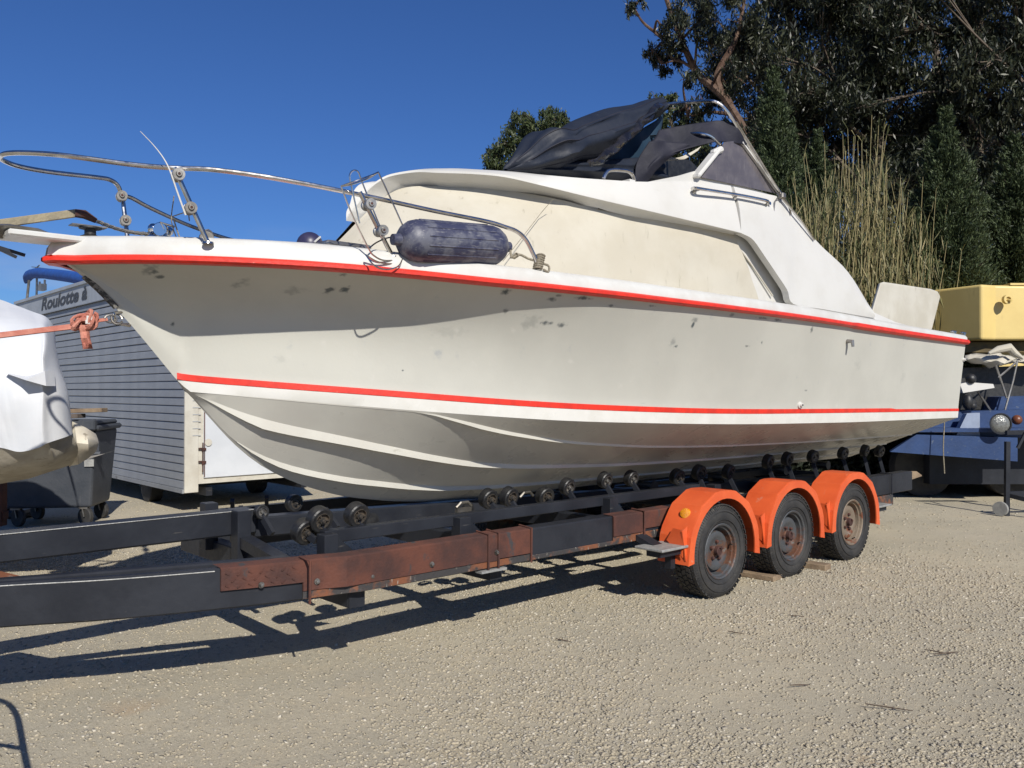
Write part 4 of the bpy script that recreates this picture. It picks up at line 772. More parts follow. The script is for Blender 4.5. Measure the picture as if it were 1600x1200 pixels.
# wheels
WT=[.06,1.06,2.09]; WR=.345
def mk_wheel(rimmat):
    mb=MB(); Wd=.205; y=-Wd/2
    pr=[(y+.03,.195),(y+.012,.205),(y+.002,.225),(y-.004,.265),(y+.004,.305),(y+.022,.330),(y+.034,.338),(-y-.034,.338),(-y-.022,.330),(-y-.004,.305),(-y+.004,.265),(-y-.002,.225),(-y-.012,.205),(-y-.03,.195)]
    mb.lathe(pr,(0,0,0),(0,1,0),64)
    nb=48
    for k in range(nb):                  # tread blocks, offset row by row, and shoulder lugs
        for j,(ya,yb_) in enumerate(((-.092,-.064),(-.056,-.024),(-.016,.016),(.024,.056),(.064,.092))):
            a0=2*math.pi*(k+(j%2)*.5)/nb; da=2*math.pi/nb*.36; rr=.346 if abs(ya+yb_)<.14 else .343; sk_=.02*(1 if j%2 else -1)
            P=[]
            for rad in(.334,rr):
                for (dy,aa) in((ya,a0-da+sk_),(yb_,a0-da-sk_),(yb_,a0+da-sk_),(ya,a0+da+sk_)): P.append((rad*math.cos(aa),dy,rad*math.sin(aa)))
            mb.add(P,[(4,5,6,7),(0,1,5,4),(1,2,6,5),(2,3,7,6),(3,0,4,7)])
    for k in range(96):
        aa=2*math.pi*k/96; P=[]
        for rad,yy_ in((.331,y+.022),(.306,y+.004)):
            for d in(-.018,.018): P.append((rad*math.cos(aa+d),yy_-.0035,rad*math.sin(aa+d)))
        P2=[(p[0]*.995,p[1]+.006,p[2]*.995) for p in P]; mb.add(P+P2,[(0,1,3,2),(0,1,5,4),(2,3,7,6),(0,2,6,4),(1,3,7,5)])
    for rr in(.232,.290): mb.lathe([(y-.001,rr-.003),(y-.006,rr-.001),(y-.006,rr+.001),(y-.001,rr+.003)],(0,0,0),(0,1,0),64)
    w_=obj('wheel',mb,M['tyre'],tr,smooth=True,autos=30)
    mb=MB(); mb.lathe([(y+.022,.196),(y+.010,.203),(y+.006,.196),(y+.012,.186),(y+.030,.182),(y+.034,.170),(y+.075,.165),(y+.085,.158),(y+.080,.148),(y+.050,.140),(y+.042,.118),(y+.048,.095),(y+.058,.078),(y+.058,.038),(y+.050,.034),(y+.050,.0)],(0,0,0),(0,1,0),56)
    r_=obj('rim',mb,rimmat,w_,smooth=True,autos=40)
    mb=MB(); mb.lathe([(y+.055,.034),(y+.022,.033),(y+.018,.028),(y+.020,.024),(y+.028,.022),(y+.028,0)],(0,0,0),(0,1,0),24); h=obj('hub',mb,M['rust'],w_,smooth=True)
    nuts=[]
    for k in range(5):
        a0=2*math.pi*k/5+.5; mb=MB(); mb.lathe([(y+.058,.013),(y+.040,.013),(y+.036,.008),(y+.034,0)],(.066*math.cos(a0),0,.066*math.sin(a0)),(0,1,0),6); nuts.append(obj('lug_nut',mb,M['rust'],w_))
    mb=MB(); mb.tube([(.165*math.cos(.5),y+.04,.165*math.sin(.5)),(.150*math.cos(.5),y+.012,.150*math.sin(.5))],.005,6); nuts.append(obj('valve',mb,M['black'],w_))
    return w_,[r_,h]+nuts
w1,ch=mk_wheel(M['rim'])
for i,t in enumerate(WT):
    for sg in(-1,1):
        if i==0 and sg==-1: w_,cs=w1,ch
        else:
            w_=w1.copy(); COL.objects.link(w_); w_.parent=tr
            for c in ch: c2=c.copy(); COL.objects.link(c2); c2.parent=w_; 
            if i==2:
                for c2 in w_.children if False else []: pass
        w_.location=(t,sg*1.10,WR-.012); w_.rotation_euler=(0,.7*i+.3,0 if sg<0 else math.pi)
bpy.context.view_layer.update()
tanrim=None
for o in list(tr.children):
    if o.name.startswith('wheel') and abs(o.location.x-WT[2])<.01:
        for c in o.children:
            if c.name.startswith('rim'):
                if tanrim is None: tanrim=c.data.copy(); tanrim.materials.clear(); tanrim.materials.append(M['rim3'])
                c.data=tanrim
# orange guards, faceted like the photo's
def guard(t,first):
    c=(t,WR-.01); n=7; a0,a1=math.radians(185),math.radians(-8); RO,RI=.455,.385; yn=-1.235; yf_=-.97
    P=[(c[0]+RO*math.cos(a0+(a1-a0)*i/n),c[1]+RO*math.sin(a0+(a1-a0)*i/n)) for i in range(n+1)]
    Pi=[(c[0]+RI*math.cos(a0+(a1-a0)*i/24),c[1]+RI*math.sin(a0+(a1-a0)*i/24)) for i in range(25)]
    Po=[]
    for i in range(25):
        u=i/24*n; k=min(int(u),n-1); f=u-k; Po.append((P[k][0]+(P[k+1][0]-P[k][0])*f,P[k][1]+(P[k+1][1]-P[k][1])*f))
    mb=MB(); mb.grid([[(a[0],yf_,a[1]),(a[0],yn+.012,a[1]),(a[0],yn,a[1]-.004),(b[0],yn,b[1]),(b[0],yn+.01,b[1]),(a[0]*.985+c[0]*.015,yn+.016,a[1]*.985+c[1]*.015),(a[0]*.985+c[0]*.015,yf_,a[1]*.985+c[1]*.015)] for a,b in zip(Po,Pi)])
    g=obj('wheel_guard',mb,M['orange'],tr,smooth=True,autos=12)
    # triangular stiffener standing out from the front
    k=P[0]; k1=P[1]; k2=P[2]
    mb=MB(); mb.ngon([(k[0],yn+.02,k[1]+.03),(k1[0]-.055,yn+.035,k1[1]+.02),(k1[0]+.01,yn+.04,k1[1]+.05),(k[0]+.02,yn+.03,k[1]+.03)],(0,.01,0)); mb.ngon([(k1[0]-.05,yn+.04,k1[1]+.02),(k[0]-.01,yn+.04,k[1]+.05),(k[0]-.02,yn+.17,k[1]+.16),(k1[0]-.01,yn+.15,k1[1]+.02)],(.004,.0,.006)); obj('stiffener',mb,M['orange'],g)
    return g
gs=[guard(t,i==0) for i,t in enumerate(WT)]
c=(WT[0]-.455,-1.09,.53); mb=MB(); mb.lathe([(0,.038),(-.010,.040),(-.022,.036),(-.025,.030),(-.028,0)],L(1072,803,y=-1.12),(1,.25,-.35),24); obj('reflector',mb,M['amber'],gs[0],smooth=True)
for (t0,t1) in((-.66,-.36),(2.55,2.83)):
    mb=MB(); mb.box(((t0+t1)/2,-1.10,.425),(t1-t0,.24,.018),bev=.004); obj('step_plate',mb,M['grayplate'],tr)
    mb=MB(); mb.box(((t0+t1)/2,-1.12,.395),(t1-t0-.06,.12,.045)); mb.box((t1-.06 if t0<0 else t0+.06,-1.10,.34),(.05,.05,.15)); mb.bar(((t0+t1)/2,-.9,.47),((t0+t1)/2,-1.1,.40),.10,.04); obj('step_bracket',mb,M['frame'],tr)
mb=MB()
for t in WT: mb.cyl((t,-1.0,WR-.01),(t,1.0,WR-.01),.04,10)
mb.bar((-.3,-.84,.41),(2.5,-.84,.41),.08,.06); mb.bar((-.3,.84,.41),(2.5,.84,.41),.08,.06); obj('axle',mb,M['frame'],tr)
mb=MB(); mb.box((3.4,-.84,.38),(.35,.14,.11),bev=.01); mb.box((3.05,-.92,.37),(.06,.06,.14)); obj('rail_foot',mb,M['rustframe'],tr)
# chocks
def plank(name,c,ang,d,mt,lab,cat,group=None,n=1):
    t=thing(name,lab,cat,(c[0],c[1],0)) if n>1 else None; mbs=[]
    for k in range(n):
        mb=MB(); R_=Matrix.Rotation(ang,3,'Z'); off=R_@Vector((0,(k-(n-1)/2)*d[1]/n,0)); mb.box((c[0]+off.x,c[1]+off.y,d[2]/2+.004+(k%2)*.003),(d[0],d[1]/n*.92,d[2]),R_,bev=.004)
        if n>1: obj('plank',mb,mt,t)
        else: return single(name,mb,mt,lab,cat,(c[0],c[1],0))
    return t
g=L(925,905,z=0)
c1=L(1196,903,z=.02); plank('wooden_chock',(c1[0]+.04,c1[1]+.13),.05+math.pi/2,(.42,.15,.04),M['wood'],'flat pair of weathered battens wedged before the middle wheel','chock',n=3)
c2=L(1282,888,z=.02); plank('wooden_chock',(c2[0]+.02,c2[1]+.13),.1+math.pi/2,(.36,.13,.05),M['wood'],'thick pale plank wedged before the rearmost wheel','chock')
# ================================================================= STRAP, ANCHOR
st=thing('winch_strap','faded red webbing strap knotted at the bow and pulled tight to the left','strap',(-4.0,0,1.8))
mb=MB(); a=Vector(L(-60,531,y=0)); b=Vector(L(125,509,y=0)); mb.bar(a,b,.006,.030,up=(0,.5,1)); mb.bar(a+Vector((0,-.012,-.004)),b+Vector((0,-.012,-.004)),.006,.024,up=(0,.8,1)); obj('webbing',mb,M['strap'],st)
mb=MB(); k0=Vector(L(132,504,y=0)); rk=random.Random(3)
for i in range(7):
    ax=Vector((rk.uniform(-.3,.3),rk.uniform(-.3,.3),rk.uniform(-.3,.3)))+Vector((.5,0,.1)); ax.normalize(); u=ax.orthogonal().normalized(); v=ax.cross(u); r_=rk.uniform(.022,.038)
    mb.tube([k0+u*math.cos(x)*r_*1.2+v*math.sin(x)*r_+ax*(.030*math.sin(x*1.5+i)+.012*(i-3)) for x in [j*.42 for j in range(15)]],[.010+.003*math.sin(j) for j in range(15)],6)
obj('knot',mb,M['strap'],st,smooth=True)
mb=MB(); mb.grid([[tuple(Vector(L(125+dx+w_,508+dy,y=-.02+.015*math.sin(dy*.3+w_)))) for w_ in (0,5,10,15)] for dx,dy in((-2,0),(0,10),(1,20),(3,28),(5,37))]); obj('loose_end',mb,M['strap'],st,smooth=True,solid=.004)
mb=MB(); mb.bar(k0,L(168,499,y=0),.006,.018,up=(0,.5,1)); obj('webbing',mb,M['strap'],st)
mb=MB(); mb.box(L(140,497,y=-.045),(.030,.006,.024),bev=.002); mb.box(L(137,503,y=-.045),(.022,.006,.022),bev=.002); obj('care_tag',mb,M['white'],st)
mb=MB(); c=Vector(L(173,498,y=0)); mb.tube([c+Vector((-.03,0,0))*math.cos(x)*1.0+Vector((0,0,.02))*math.sin(x) for x in [i*.42 for i in range(15)]],.006,6); mb.tube([c+Vector((.03,0,.0))+Vector((.028,0,0))*math.cos(x)+Vector((0,.01,.028))*math.sin(x) for x in [i*.42 for i in range(15)]],.006,6); obj('shackle',mb,M['steel_dull'],st,smooth=True)
an=thing('anchor','galvanised anchor on the bow platform with its long shank pointing left','anchor',(-4.2,0,2.28))
mb=MB(); ya=.05; mb.bar(L(-40,355,y=ya),L(120,333,y=ya),.014,.042,bev=.004); obj('shank',mb,mat('mud_stained_shank',(.34,.29,.19),.7,.2,col2=(.24,.21,.15),ns=12,bump=.4,bs=60),an)
mb=MB(); mb.ngon([L(-60,352,y=ya-.12),L(15,352,y=ya-.12),L(62,359,y=ya-.05),L(82,367,y=ya),L(40,372,y=ya),L(-60,374,y=ya-.05)],(0,.02,.01)); mb.ngon([L(-60,352,y=ya+.12),L(15,352,y=ya+.12),L(70,361,y=ya+.05),L(80,368,y=ya+.02),L(-60,374,y=ya+.1)],(0,.02,-.01)); obj('fluke',mb,M['steel_dull'],an)
mb=MB(); mb.bar(L(-30,378,y=.02),L(39,399,y=.02),.012,.016); mb.bar(L(-30,376,y=-.05),L(26,402,y=-.05),.012,.014); obj('tripping_bar',mb,M['frame'],an)
mb=MB(); mb.tube([L(117,333,y=ya),L(132,335,y=ya-.01),L(150,345,y=ya-.01)],[.022,.024,.014],8); obj('swivel',mb,M['rust'],an,smooth=True)
chain=thing('anchor_chain','short galvanised chain running from the anchor shank to the windlass','chain',(-3.9,0,2.3))
ca_=Vector(L(148,344,y=.04)); cb_=Vector(L(238,366,y=-.02)); n=20
lk=MB(); lk.tube([(.013*math.cos(x)+(.008 if math.cos(x)>0 else -.008),.0075*math.sin(x),0) for x in [i*.6283 for i in range(10)]],.0032,5,closed=True)
link0=obj('chain_link',lk,M['steel_dull'],chain,smooth=True)
for v in link0.data.vertices: v.co=Vector(v.co)+Vector(OFF[chain.name])
for i in range(n):
    o=link0 if i==0 else link0.copy()
    if i: COL.objects.link(o); o.parent=chain
    p=ca_+(cb_-ca_)*(i+.5)/n+Vector((0,0,-.018*math.sin(math.pi*(i+.5)/n))); o.location=p-Vector(OFF[chain.name]); d=(cb_-ca_).normalized()
    o.rotation_euler=(d.to_track_quat('X','Z')@Matrix.Rotation(math.pi/2*(i%2),3,'X').to_quaternion()).to_euler()
# ================================================================= CARAVAN (roulotte)
cw=G(289,764,Y=10.4); cc=toL(cw); TC,YC=cc[0],cc[1]
cv=thing('showman_caravan','tall grey clapboard caravan with painted lettering standing behind the bow','caravan',(TC,YC,0))
YL=13.75; ztop=3.15; zb=.306
zf0=2.83                                                      # siding top / fascia bottom
mb=MB(); mb.box((TC+.95,(YC+YL)/2+.02,(zb+ztop)/2+.06),(1.84,YL-YC-.06,ztop-zb-.16)); obj('body',mb,M['fascia'],cv)
npl=25; ph=(zf0-zb)/npl; pm=MB(); pm.add([(0,0,0),(-.004,0,ph-.004),(-.022,0,.006),(-.022,0,0)],[]) 
def mkplank(y0_,y1_):
    mb=MB(); z0=TC; rows=[]
    for y in(y0_,y1_): rows.append([(TC+.02,y,0),(TC-.012,y,0),(TC-.013,y,.006),(TC-.006,y,ph*.80),(TC-.002,y,ph-.006),(TC+.02,y,ph-.004)])
    mb.grid(rows)
    for r_ in rows: mb.add(r_,[tuple(range(6))])
    return mb
p0=obj('siding_board',mkplank(YC+.004,YL),M['siding'],cv); pr=random.Random(2)
for i in range(npl):
    o=p0 if i==0 else p0.copy()
    if i: COL.objects.link(o); o.parent=cv
    o.location=(-abs(pr.gauss(0,.0015)),0,zb+i*ph); o.rotation_euler=(pr.gauss(0,.0006),0,0)
mb=MB(); mb.box((TC-.01,(YC+YL)/2,(zf0+ztop)/2),(.03,YL-YC,ztop-zf0-.004)); obj('fascia_board',mb,M['fascia'],cv)
mb=MB(); mb.box((TC-.034,(YC+YL)/2+.1,zf0+.002),(.02,YL-YC-.2,.012)); mb.box((TC-.02,(YC+YL)/2,ztop+.012),(.06,YL-YC+.06,.03)); obj('gutter',mb,M['siding'],cv)
mb=MB(); mb.box((TC-.012,YC+1.2,zb-.03),(.04,2.4,.05)); mb.bar((TC-.012,YC+2.35,zb-.03),(TC-.012,YL,zb-.02),.04,.05); obj('sill',mb,M['siding'],cv)
mb=MB(); mb.box((TC+.9,(YC+YL)/2,ztop+.02),(1.9,YL-YC+.1,.05)); obj('roof',mb,M['fascia'],cv)
mb=MB(); mb.box((TC+.07,YC-.012,(zb+ztop)/2-.04),(.17,.03,ztop-zb+.02),bev=.004); obj('corner_trim',mb,M['cream'],cv)
mb=MB(); mb.box((TC+.9,YC-.006,(zb+ztop)/2+.02),(1.5,.016,ztop-zb-.06)); obj('rear_panel',mb,M['cream'],cv)
mb=MB(); mb.box((TC+.82,YC-.022,1.55),(1.20,.028,2.25),bev=.004); dr=obj('door',mb,M['doorw'],cv)
mb=MB()
for z in(.62,.78): mb.box((TC+.215,YC-.045,z),(.05,.02,.03)); mb.box((TC+.17,YC-.04,z+.01),(.04,.016,.018))
mb.cyl((TC+.20,YC-.05,.50),(TC+.20,YC-.05,.86),.008,6); obj('latch',mb,M['rust'],dr)
mb=MB(); mb.lathe([(0,0),(0,.045),(-.01,.045),(-.012,0)],(TC+.27,YC-.04,.86),(0,1,0),16); obj('reflector',mb,M['cream'],dr)
mb=MB(); mb.cyl((TC+.225,YC-.04,.44),(TC+.225,YC-.04,2.65),.006,6); obj('door_edge',mb,M['rust'],dr)
mb=MB()
for k in range(16): mb.box((TC+.13,YC-.03,.95+k*.085),(.10,.006,.006))
obj('corner_rungs',mb,M['fascia'],cv)
mb=MB(); mb.box((TC+1.0,YC+1.1,.26),(1.7,.12,.10)); mb.box((TC+1.0,YC+4.5,.26),(1.7,.12,.10)); mb.box((TC+.3,YC+4,.25),(.08,8,.10)); mb.box((TC+1.6,YC+4,.25),(.08,8,.10)); obj('chassis',mb,M['frame'],cv)
for yy_ in(YC+1.5,YC+5.5):
    for tt_ in(TC+.15,TC+1.65): mb=MB(); mb.lathe([(-.09,.0),(-.09,.16),(-.08,.20),(.08,.20),(.09,.16),(.09,0)],(tt_,yy_,.20),(1,0,0),20); obj('wheel',mb,M['tyre'],cv,smooth=True)
# lettering
cu=bpy.data.curves.new('lettering','FONT'); cu.body='Roulotte à'; cu.size=.36; cu.shear=.22; cu.extrude=.002; cu.offset=.010; cu.space_character=1.0
to=bpy.data.objects.new('lettering_tmp',cu); COL.objects.link(to); bpy.context.view_layer.update(); dg=bpy.context.evaluated_depsgraph_get()
me=bpy.data.meshes.new_from_object(to.evaluated_get(dg)); bpy.data.objects.remove(to); me.materials.clear(); me.materials.append(M['letter'])
lo=bpy.data.objects.new('lettering',me); COL.objects.link(lo); lo.parent=cv
l0=L(64,475,t=TC-.03); l1=L(119,459,t=TC-.03); wtxt=max(v.co.x for v in me.vertices)
# text x runs towards -y (left to right as seen), text y up
seg=[v.co.x for v in me.vertices]; 
lo.rotation_euler=(math.pi/2,0,-math.pi/2); 
lo.location=(-.030,l0[1]-YC,2.91)
lo.scale=(( l0[1]-L(136,452,t=TC-.03)[1])/wtxt*1.0,.80,1)
# things on the caravan roof
mb=MB(); b0,b1=L(44,434,t=TC+.3),L(150,440,t=TC+.3); mb.tube(catmull([L(40,442,t=TC+.2),L(46,430,t=TC+.2),L(60,427,t=TC+.2),L(85,429,t=TC+.2),L(120,434,t=TC+.2),(L(150,440,t=TC+.2))],24),[.02,.05,.07,.085,.09,.095,.095,.09,.095,.10,.10,.10,.095,.10,.10,.10,.10,.10,.10,.10,.10,.10,.10,.10,.10],12)
rc=single('rolled_cover',mb,M['bluecover'],'bright blue rolled cover raised on a pole above the caravan roof','rolled cover',(TC+.2,b0[1],3.2),smooth=True)
mb=MB(); mb.tube([L(46,432,t=TC+.2),L(42,470,t=TC+.2)],.025,8); obj('pole',mb,M['steel_dull'],rc)
mb=MB(); p=L(58,472,t=TC+.3); mb.cyl(L(58,417,t=TC+.3),L(57,470,t=TC+.3),.02,8); mb.bar(L(50,417,t=TC+.3),L(82,421,t=TC+.3),.02,.015); mb.bar(L(54,421,t=TC+.3),L(62,414,t=TC+.3),.02,.015)
for k in(56,63,70,76): q=L(k,419,t=TC+.3); mb.bar((q[0],q[1],q[2]-.04),(q[0],q[1],q[2]+.04),.01,.01)
single('roof_aerial',mb,M['steel_dull'],'small dark aerial standing on the caravan roof beside the blue cover','aerial',(p[0],p[1],3.17))
mb=MB(); mb.box(L(66,449,t=TC+.3),(.1,.22,.12)); mb.cyl(L(62,448,t=TC+.3),L(62,440,t=TC+.3),.02,8); mb.cyl(L(70,446,t=TC+.3),L(70,437,t=TC+.3),.02,8); single('roof_vent',mb,M['cream'],'small pale vent box on the caravan roof under the blue cover','vent',L(66,455,t=TC+.3))
# ================================================================= BIN
gb=G(108,812,z=0); bw=toL((gb[0],9.75,0)); 
bn=thing('wheeled_bin','dark grey four-wheeled waste bin with boards on its lid before the caravan','bin',(bw[0],bw[1],0),yard=False)
bn.location=(gb[0],9.75,0); bn.rotation_euler=(0,0,math.radians(8)); OFF[bn.name]=(0,0,0)
mb=MB(); hb=[(-.50,-.30,.20),(.44,-.30,.20),(.44,.34,.20),(-.50,.34,.20)]; ht=[(-.62,-.36,1.06),(.50,-.36,1.06),(.50,.42,1.06),(-.62,.42,1.06)]; mb.add(hb+ht,[(0,1,2,3),(4,5,6,7)]+[(i,(i+1)%4,(i+1)%4+4,i+4) for i in range(4)])
body=obj('bin_body',mb,M['bin'],bn); md=body.modifiers.new('round','BEVEL'); md.width=.035; md.segments=3
mb=MB(); mb.box((-.06,.03,1.085),(1.20,.84,.06),bev=.02); mb.box((.40,-.40,1.12),(.24,.10,.12),bev=.015); mb.box((-.30,-.40,1.10),(.7,.05,.06),bev=.01); obj('bin_rim',mb,M['bin'],bn)
mb=MB(); mb.box((-.06,.04,1.135),(1.12,.74,.05),bev=.02); obj('bin_lid',mb,M['bin'],bn)
mb=MB(); mb.box((.43,-.348,.70),(.10,.006,.08)); obj('bin_label',mb,M['grayplate'],bn)
mb=MB(); mb.box((.50,-.30,.88),(.05,.05,.10)); mb.cyl((.47,-.34,.80),(.55,-.34,.80),.03,8); obj('bin_trunnion',mb,M['bin'],bn)
for x,y in((-.36,-.24),(.34,-.24),(-.36,.28),(.34,.28)):
    mb=MB(); mb.lathe([(-.025,0),(-.025,.09),(-.018,.10),(.018,.10),(.025,.09),(.025,0)],(x+.02,y,.10),(.5,.85,0),20); wh=obj('castor',mb,M['tyre'],bn,smooth=True)
    mb=MB(); mb.box((x,y,.195),(.10,.08,.02)); mb.bar((x,y-.04,.19),(x+.02,y-.04,.10),.03,.01); mb.bar((x,y+.04,.19),(x+.02,y+.04,.10),.03,.01); obj('castor_fork',mb,M['steel_dull'],wh)
pg=random.Random(6)
for k,(dx,dz,an_,ln,lab) in enumerate([(.10,1.34,.05,.95,'pale sawn board lying topmost across the bin lid'),(-.05,1.28,-.08,.80,'short dark board under the pale one on the bin lid'),(-.28,1.245,.10,.45,'stubby wet-dark block of wood lowest on the bin lid')]):
    mb=MB(); R_=Matrix.Rotation(an_,3,'Z')@Matrix.Rotation(-.03,3,'Y'); mb.box((0,0,0),(ln,.16,.045),R_,bev=.004)
    o=obj('wooden_board',mb,M['wood'] if k==0 else mat('dark_board%d'%k,(.07,.055,.045),.8,col2=(.14,.11,.09),ns=8,bump=.4,bs=40),None,off=(0,0,0)); o.location=(gb[0]+dx+.08,9.42,dz-.07); tag(o,lab,'board','boards stacked on the bin')
# ================================================================= WRAPPED BOAT AT THE LEFT
wr=thing('wrapped_boat','boat shrink-wrapped in white film at the left edge with its dirty hull showing below','boat',G(20,800,Y=6.2)[:2]+(0,),yard=False); OFF[wr.name]=tuple(wr.location)
yf0=6.05
def fr(px,py,Y): return G(px,py,Y=Y*.945)
cols=[ # (top, upper edge, lower edge of film) going left -> right along the near face
 [(-420,455,6.6),(-420,505,6.2),(-420,600,6.0),(-420,690,6.0)],
 [(-200,440,6.7),(-200,500,6.3),(-200,596,6.05),(-200,690,6.05)],
 [(-60,452,6.8),(-50,500,6.35),(-60,590,6.1),(-50,692,6.1)],
 [(0,468,6.9),(5,512,6.35),(-20,588,6.1),(0,700,6.12)],
 [(22,476,6.9),(32,515,6.35),(20,592,6.12),(30,706,6.15)],
 [(48,486,6.85),(58,522,6.35),(58,600,6.15),(60,700,6.18)],
 [(72,496,6.8),(74,530,6.38),(72,602,6.2),(76,692,6.22)],
 [(84,515,7.0),(90,560,6.8),(103,603,6.55),(114,678,6.5)],
 [(70,505,7.9),(80,560,7.7),(98,605,7.5),(108,670,7.4)]]
rows=[catmull([fr(*p) for p in c],14) for c in cols]; R2=[]
for j in range(15): R2.append(catmull([rows[i][j] for i in range(len(rows))],64))
wrn=random.Random(8)
P=[]
for i in range(65):
    row=[]
    for j in range(15):
        x,y,z=R2[j][i]; row.append((x,y+.010*math.sin(x*9+z*7)+.006*math.sin(x*21-z*13)-.012*max(0,1-abs(math.sin(x*3.1+z*4.3))*7)-.012*max(0,1-abs(math.sin(x*5-z*2.2+1))*8),z))
    P.append(row)
mb=MB(); mb.grid(P); back=[(P[i][0][0]*1.18,P[i][0][1]*1.18,P[i][0][2]-.35) for i in range(65)]; mb.grid([[P[i][0],back[i]] for i in range(65)])
obj('shrink_wrap',mb,M['wrap'],wr,smooth=True,autos=25)
hc=[[(-420,692,6.02),(-420,740,6.2),(-420,770,6.6)],[(-200,692,6.07),(-200,745,6.25),(-200,775,6.7)],[(-50,694,6.12),(-50,742,6.3),(-50,768,6.8)],[(0,700,6.14),(0,735,6.3),(0,756,6.8)],[(40,702,6.19),(40,730,6.35),(45,748,6.8)],[(76,692,6.24),(85,720,6.4),(85,735,6.8)],[(112,680,6.5),(122,700,6.6),(118,724,6.8)]]
rows=[catmull([fr(*p) for p in c],8) for c in hc]; mb=MB(); mb.grid(rows); lastr=rows; mb.grid([[r_[-1],(r_[-1][0],r_[-1][1]+1.2,r_[-1][2]+.1)] for r_ in rows]); obj('hull',mb,M['oldhull'],wr,smooth=True)
bl=[[(106,655,6.75),(108,690,6.7),(110,728,6.8)],[(116,660,6.7),(120,692,6.62),(122,726,6.75)],[(134,668,6.75),(138,694,6.66),(138,716,6.8)],[(150,678,6.9),(154,692,6.85),(150,706,6.9)],[(151,682,7.2),(154,692,7.2),(150,704,7.2)],[(108,660,7.6),(108,690,7.6),(108,730,7.6)]]
mb=MB(); mb.grid([catmull([fr(*p) for p in c],8) for c in bl]); obj('bow_bulb',mb,mat('old_gelcoat_bulb',(.66,.61,.50),.5,col2=(.56,.50,.40),ns=5,col3=(.3,.26,.2),ns3=14,lo3=.62,hi3=.72,bump=.1,bs=20),wr,smooth=True)
mb=MB(); mb.ngon([fr(8,583,6.08),fr(40,588,6.1),fr(70,580,6.15),fr(72,603,6.12),fr(40,594,6.0)],(0,.12,0)); obj('film_fold',mb,M['wrap'],wr)
# its trolley prop: rusty leg and a dark tyre on the ground
pp=G(2,790,Y=8.6); mb=MB(); mb.box((pp[0]-.02,pp[1],.42),(.10,.10,.55)); mb.box((pp[0]-.6,pp[1],.25),(1.3,.08,.08)); single('rusty_prop',mb,M['rust'],'orange-rust steel prop standing at the left edge under the wrapped boat','prop',(pp[0],pp[1],0),yard=False)
mb=MB(); mb.box((0,0,.05),(.55,.26,.10),bev=.03); mb.lathe([(-.05,0),(-.05,.05),(.05,.05),(.05,0)],(.02,-.05,.13),(.2,1,0),12); mb.box((-.1,0,.12),(.2,.12,.06),bev=.01)
o=obj('rubber_block',mb,M['black'],None,off=(0,0,0)); gg=G(6,812,z=0); o.location=(gg[0]-.05,gg[1]+.15,0); tag(o,'low black rubber block with a caster lying beside the bin at left','block')
# ================================================================= RIGHT-HAND YARD MACHINES
yt=thing('yellow_tank','big yellow steel tank with a pipe stub raised on a yellow leg at right','tank',G(1500,760,Y=14)[:2]+(0,),yard=False); OFF[yt.name]=tuple(yt.location)
Yt=13.2
def pan(pts,Y0,dep,m_,nm,par,skew=0):
    mb=MB(); mb.ngon([G(a,b,Y=Y0+skew*(a-1500)/100) for a,b in pts],(0,dep,0)); return obj(nm,mb,m_,par)
c0=G(1534,444,Y=Yt); mb=MB()
bz,tz=G(1534,531,Y=Yt)[2],c0[2]; x0=G(1440,444,Y=Yt+1.0)[0]; x1=c0[0]
front=[(x0-.3,Yt+1.5),(x1,Yt),(x1+.28,Yt+.12),(x1+4,Yt-.2),(x1+4,Yt+3),(x0-.3,Yt+3)]
mb.add([(a,b,bz) for a,b in front]+[(a,b,tz) for a,b in front],[tuple(range(6)),tuple(range(11,5,-1))]+[(i,(i+1)%6,(i+1)%6+6,i+6) for i in range(6)])
o=obj('tank_body',mb,M['yellow'],yt); md=o.modifiers.new('round','BEVEL'); md.width=.04; md.segments=3
# the tank steps down behind its raised left corner
mb=MB(); 
for v in o.data.vertices:
    if v.co.x+OFF[yt.name][0]>x1+.9 and v.co.z+0>tz-.1: v.co.z-=.10
mb.box((x1+2.2,Yt+1.4,tz+.015),(3.4,2.6,.03)); mb.box(((x0+x1)/2-.1,Yt+1.95,tz+.03),(1.2,1.6,.03)); obj('tank_cap',mb,M['yellow'],yt)
c=G(1573,468,Y=Yt-.02); mb=MB(); mb.lathe([(.02,.07),(-.05,.07),(-.05,.04),(-.02,.035),(-.02,0)],c,(0,1,0),16); mb.cyl((c[0],c[1]-.03,c[2]-.01),(c[0]+.02,c[1]-.09,c[2]-.03),.02,8); obj('pipe_stub',mb,M['yellow'],yt,smooth=True)
mb=MB(); mb.box((x1+1.7,Yt+1.2,bz-.10),(5.2,1.8,.16)); mb.box((x1+.5,Yt+.6,bz-.02),(1.2,.12,.06)); obj('tank_skid',mb,mat('dark_ochre_beam',(.08,.055,.02),.7,col2=(.14,.10,.03),ns=5),yt)
mb=MB(); a=G(1562,545,Y=13.6);b=G(1596,545,Y=13.6); mb.ngon([G(1562,548,Y=13.6),G(1600,548,Y=13.6),G(1600,592,Y=13.6),G(1588,600,Y=13.6),G(1580,618,Y=13.6),G(1560,612,Y=13.6)],(0,.5,0)); mb.box((x1+3,Yt+1.2,1.0),(.4,.4,2.1)); mb.box((x0+.2,Yt+2.2,1.1),(.3,.3,2.3)); obj('tank_leg',mb,M['yellow'],yt)
bm_=thing('blue_tractor','blue flat-bedded yard tractor with a round headlamp parked behind the stern','tractor',G(1480,760,Y=12)[:2]+(0,),yard=False); OFF[bm_.name]=tuple(bm_.location)
Yb=11.2
mb=MB()
pts=[(1392,706),(1430,679),(1585,684),(1585,720),(1392,708)]
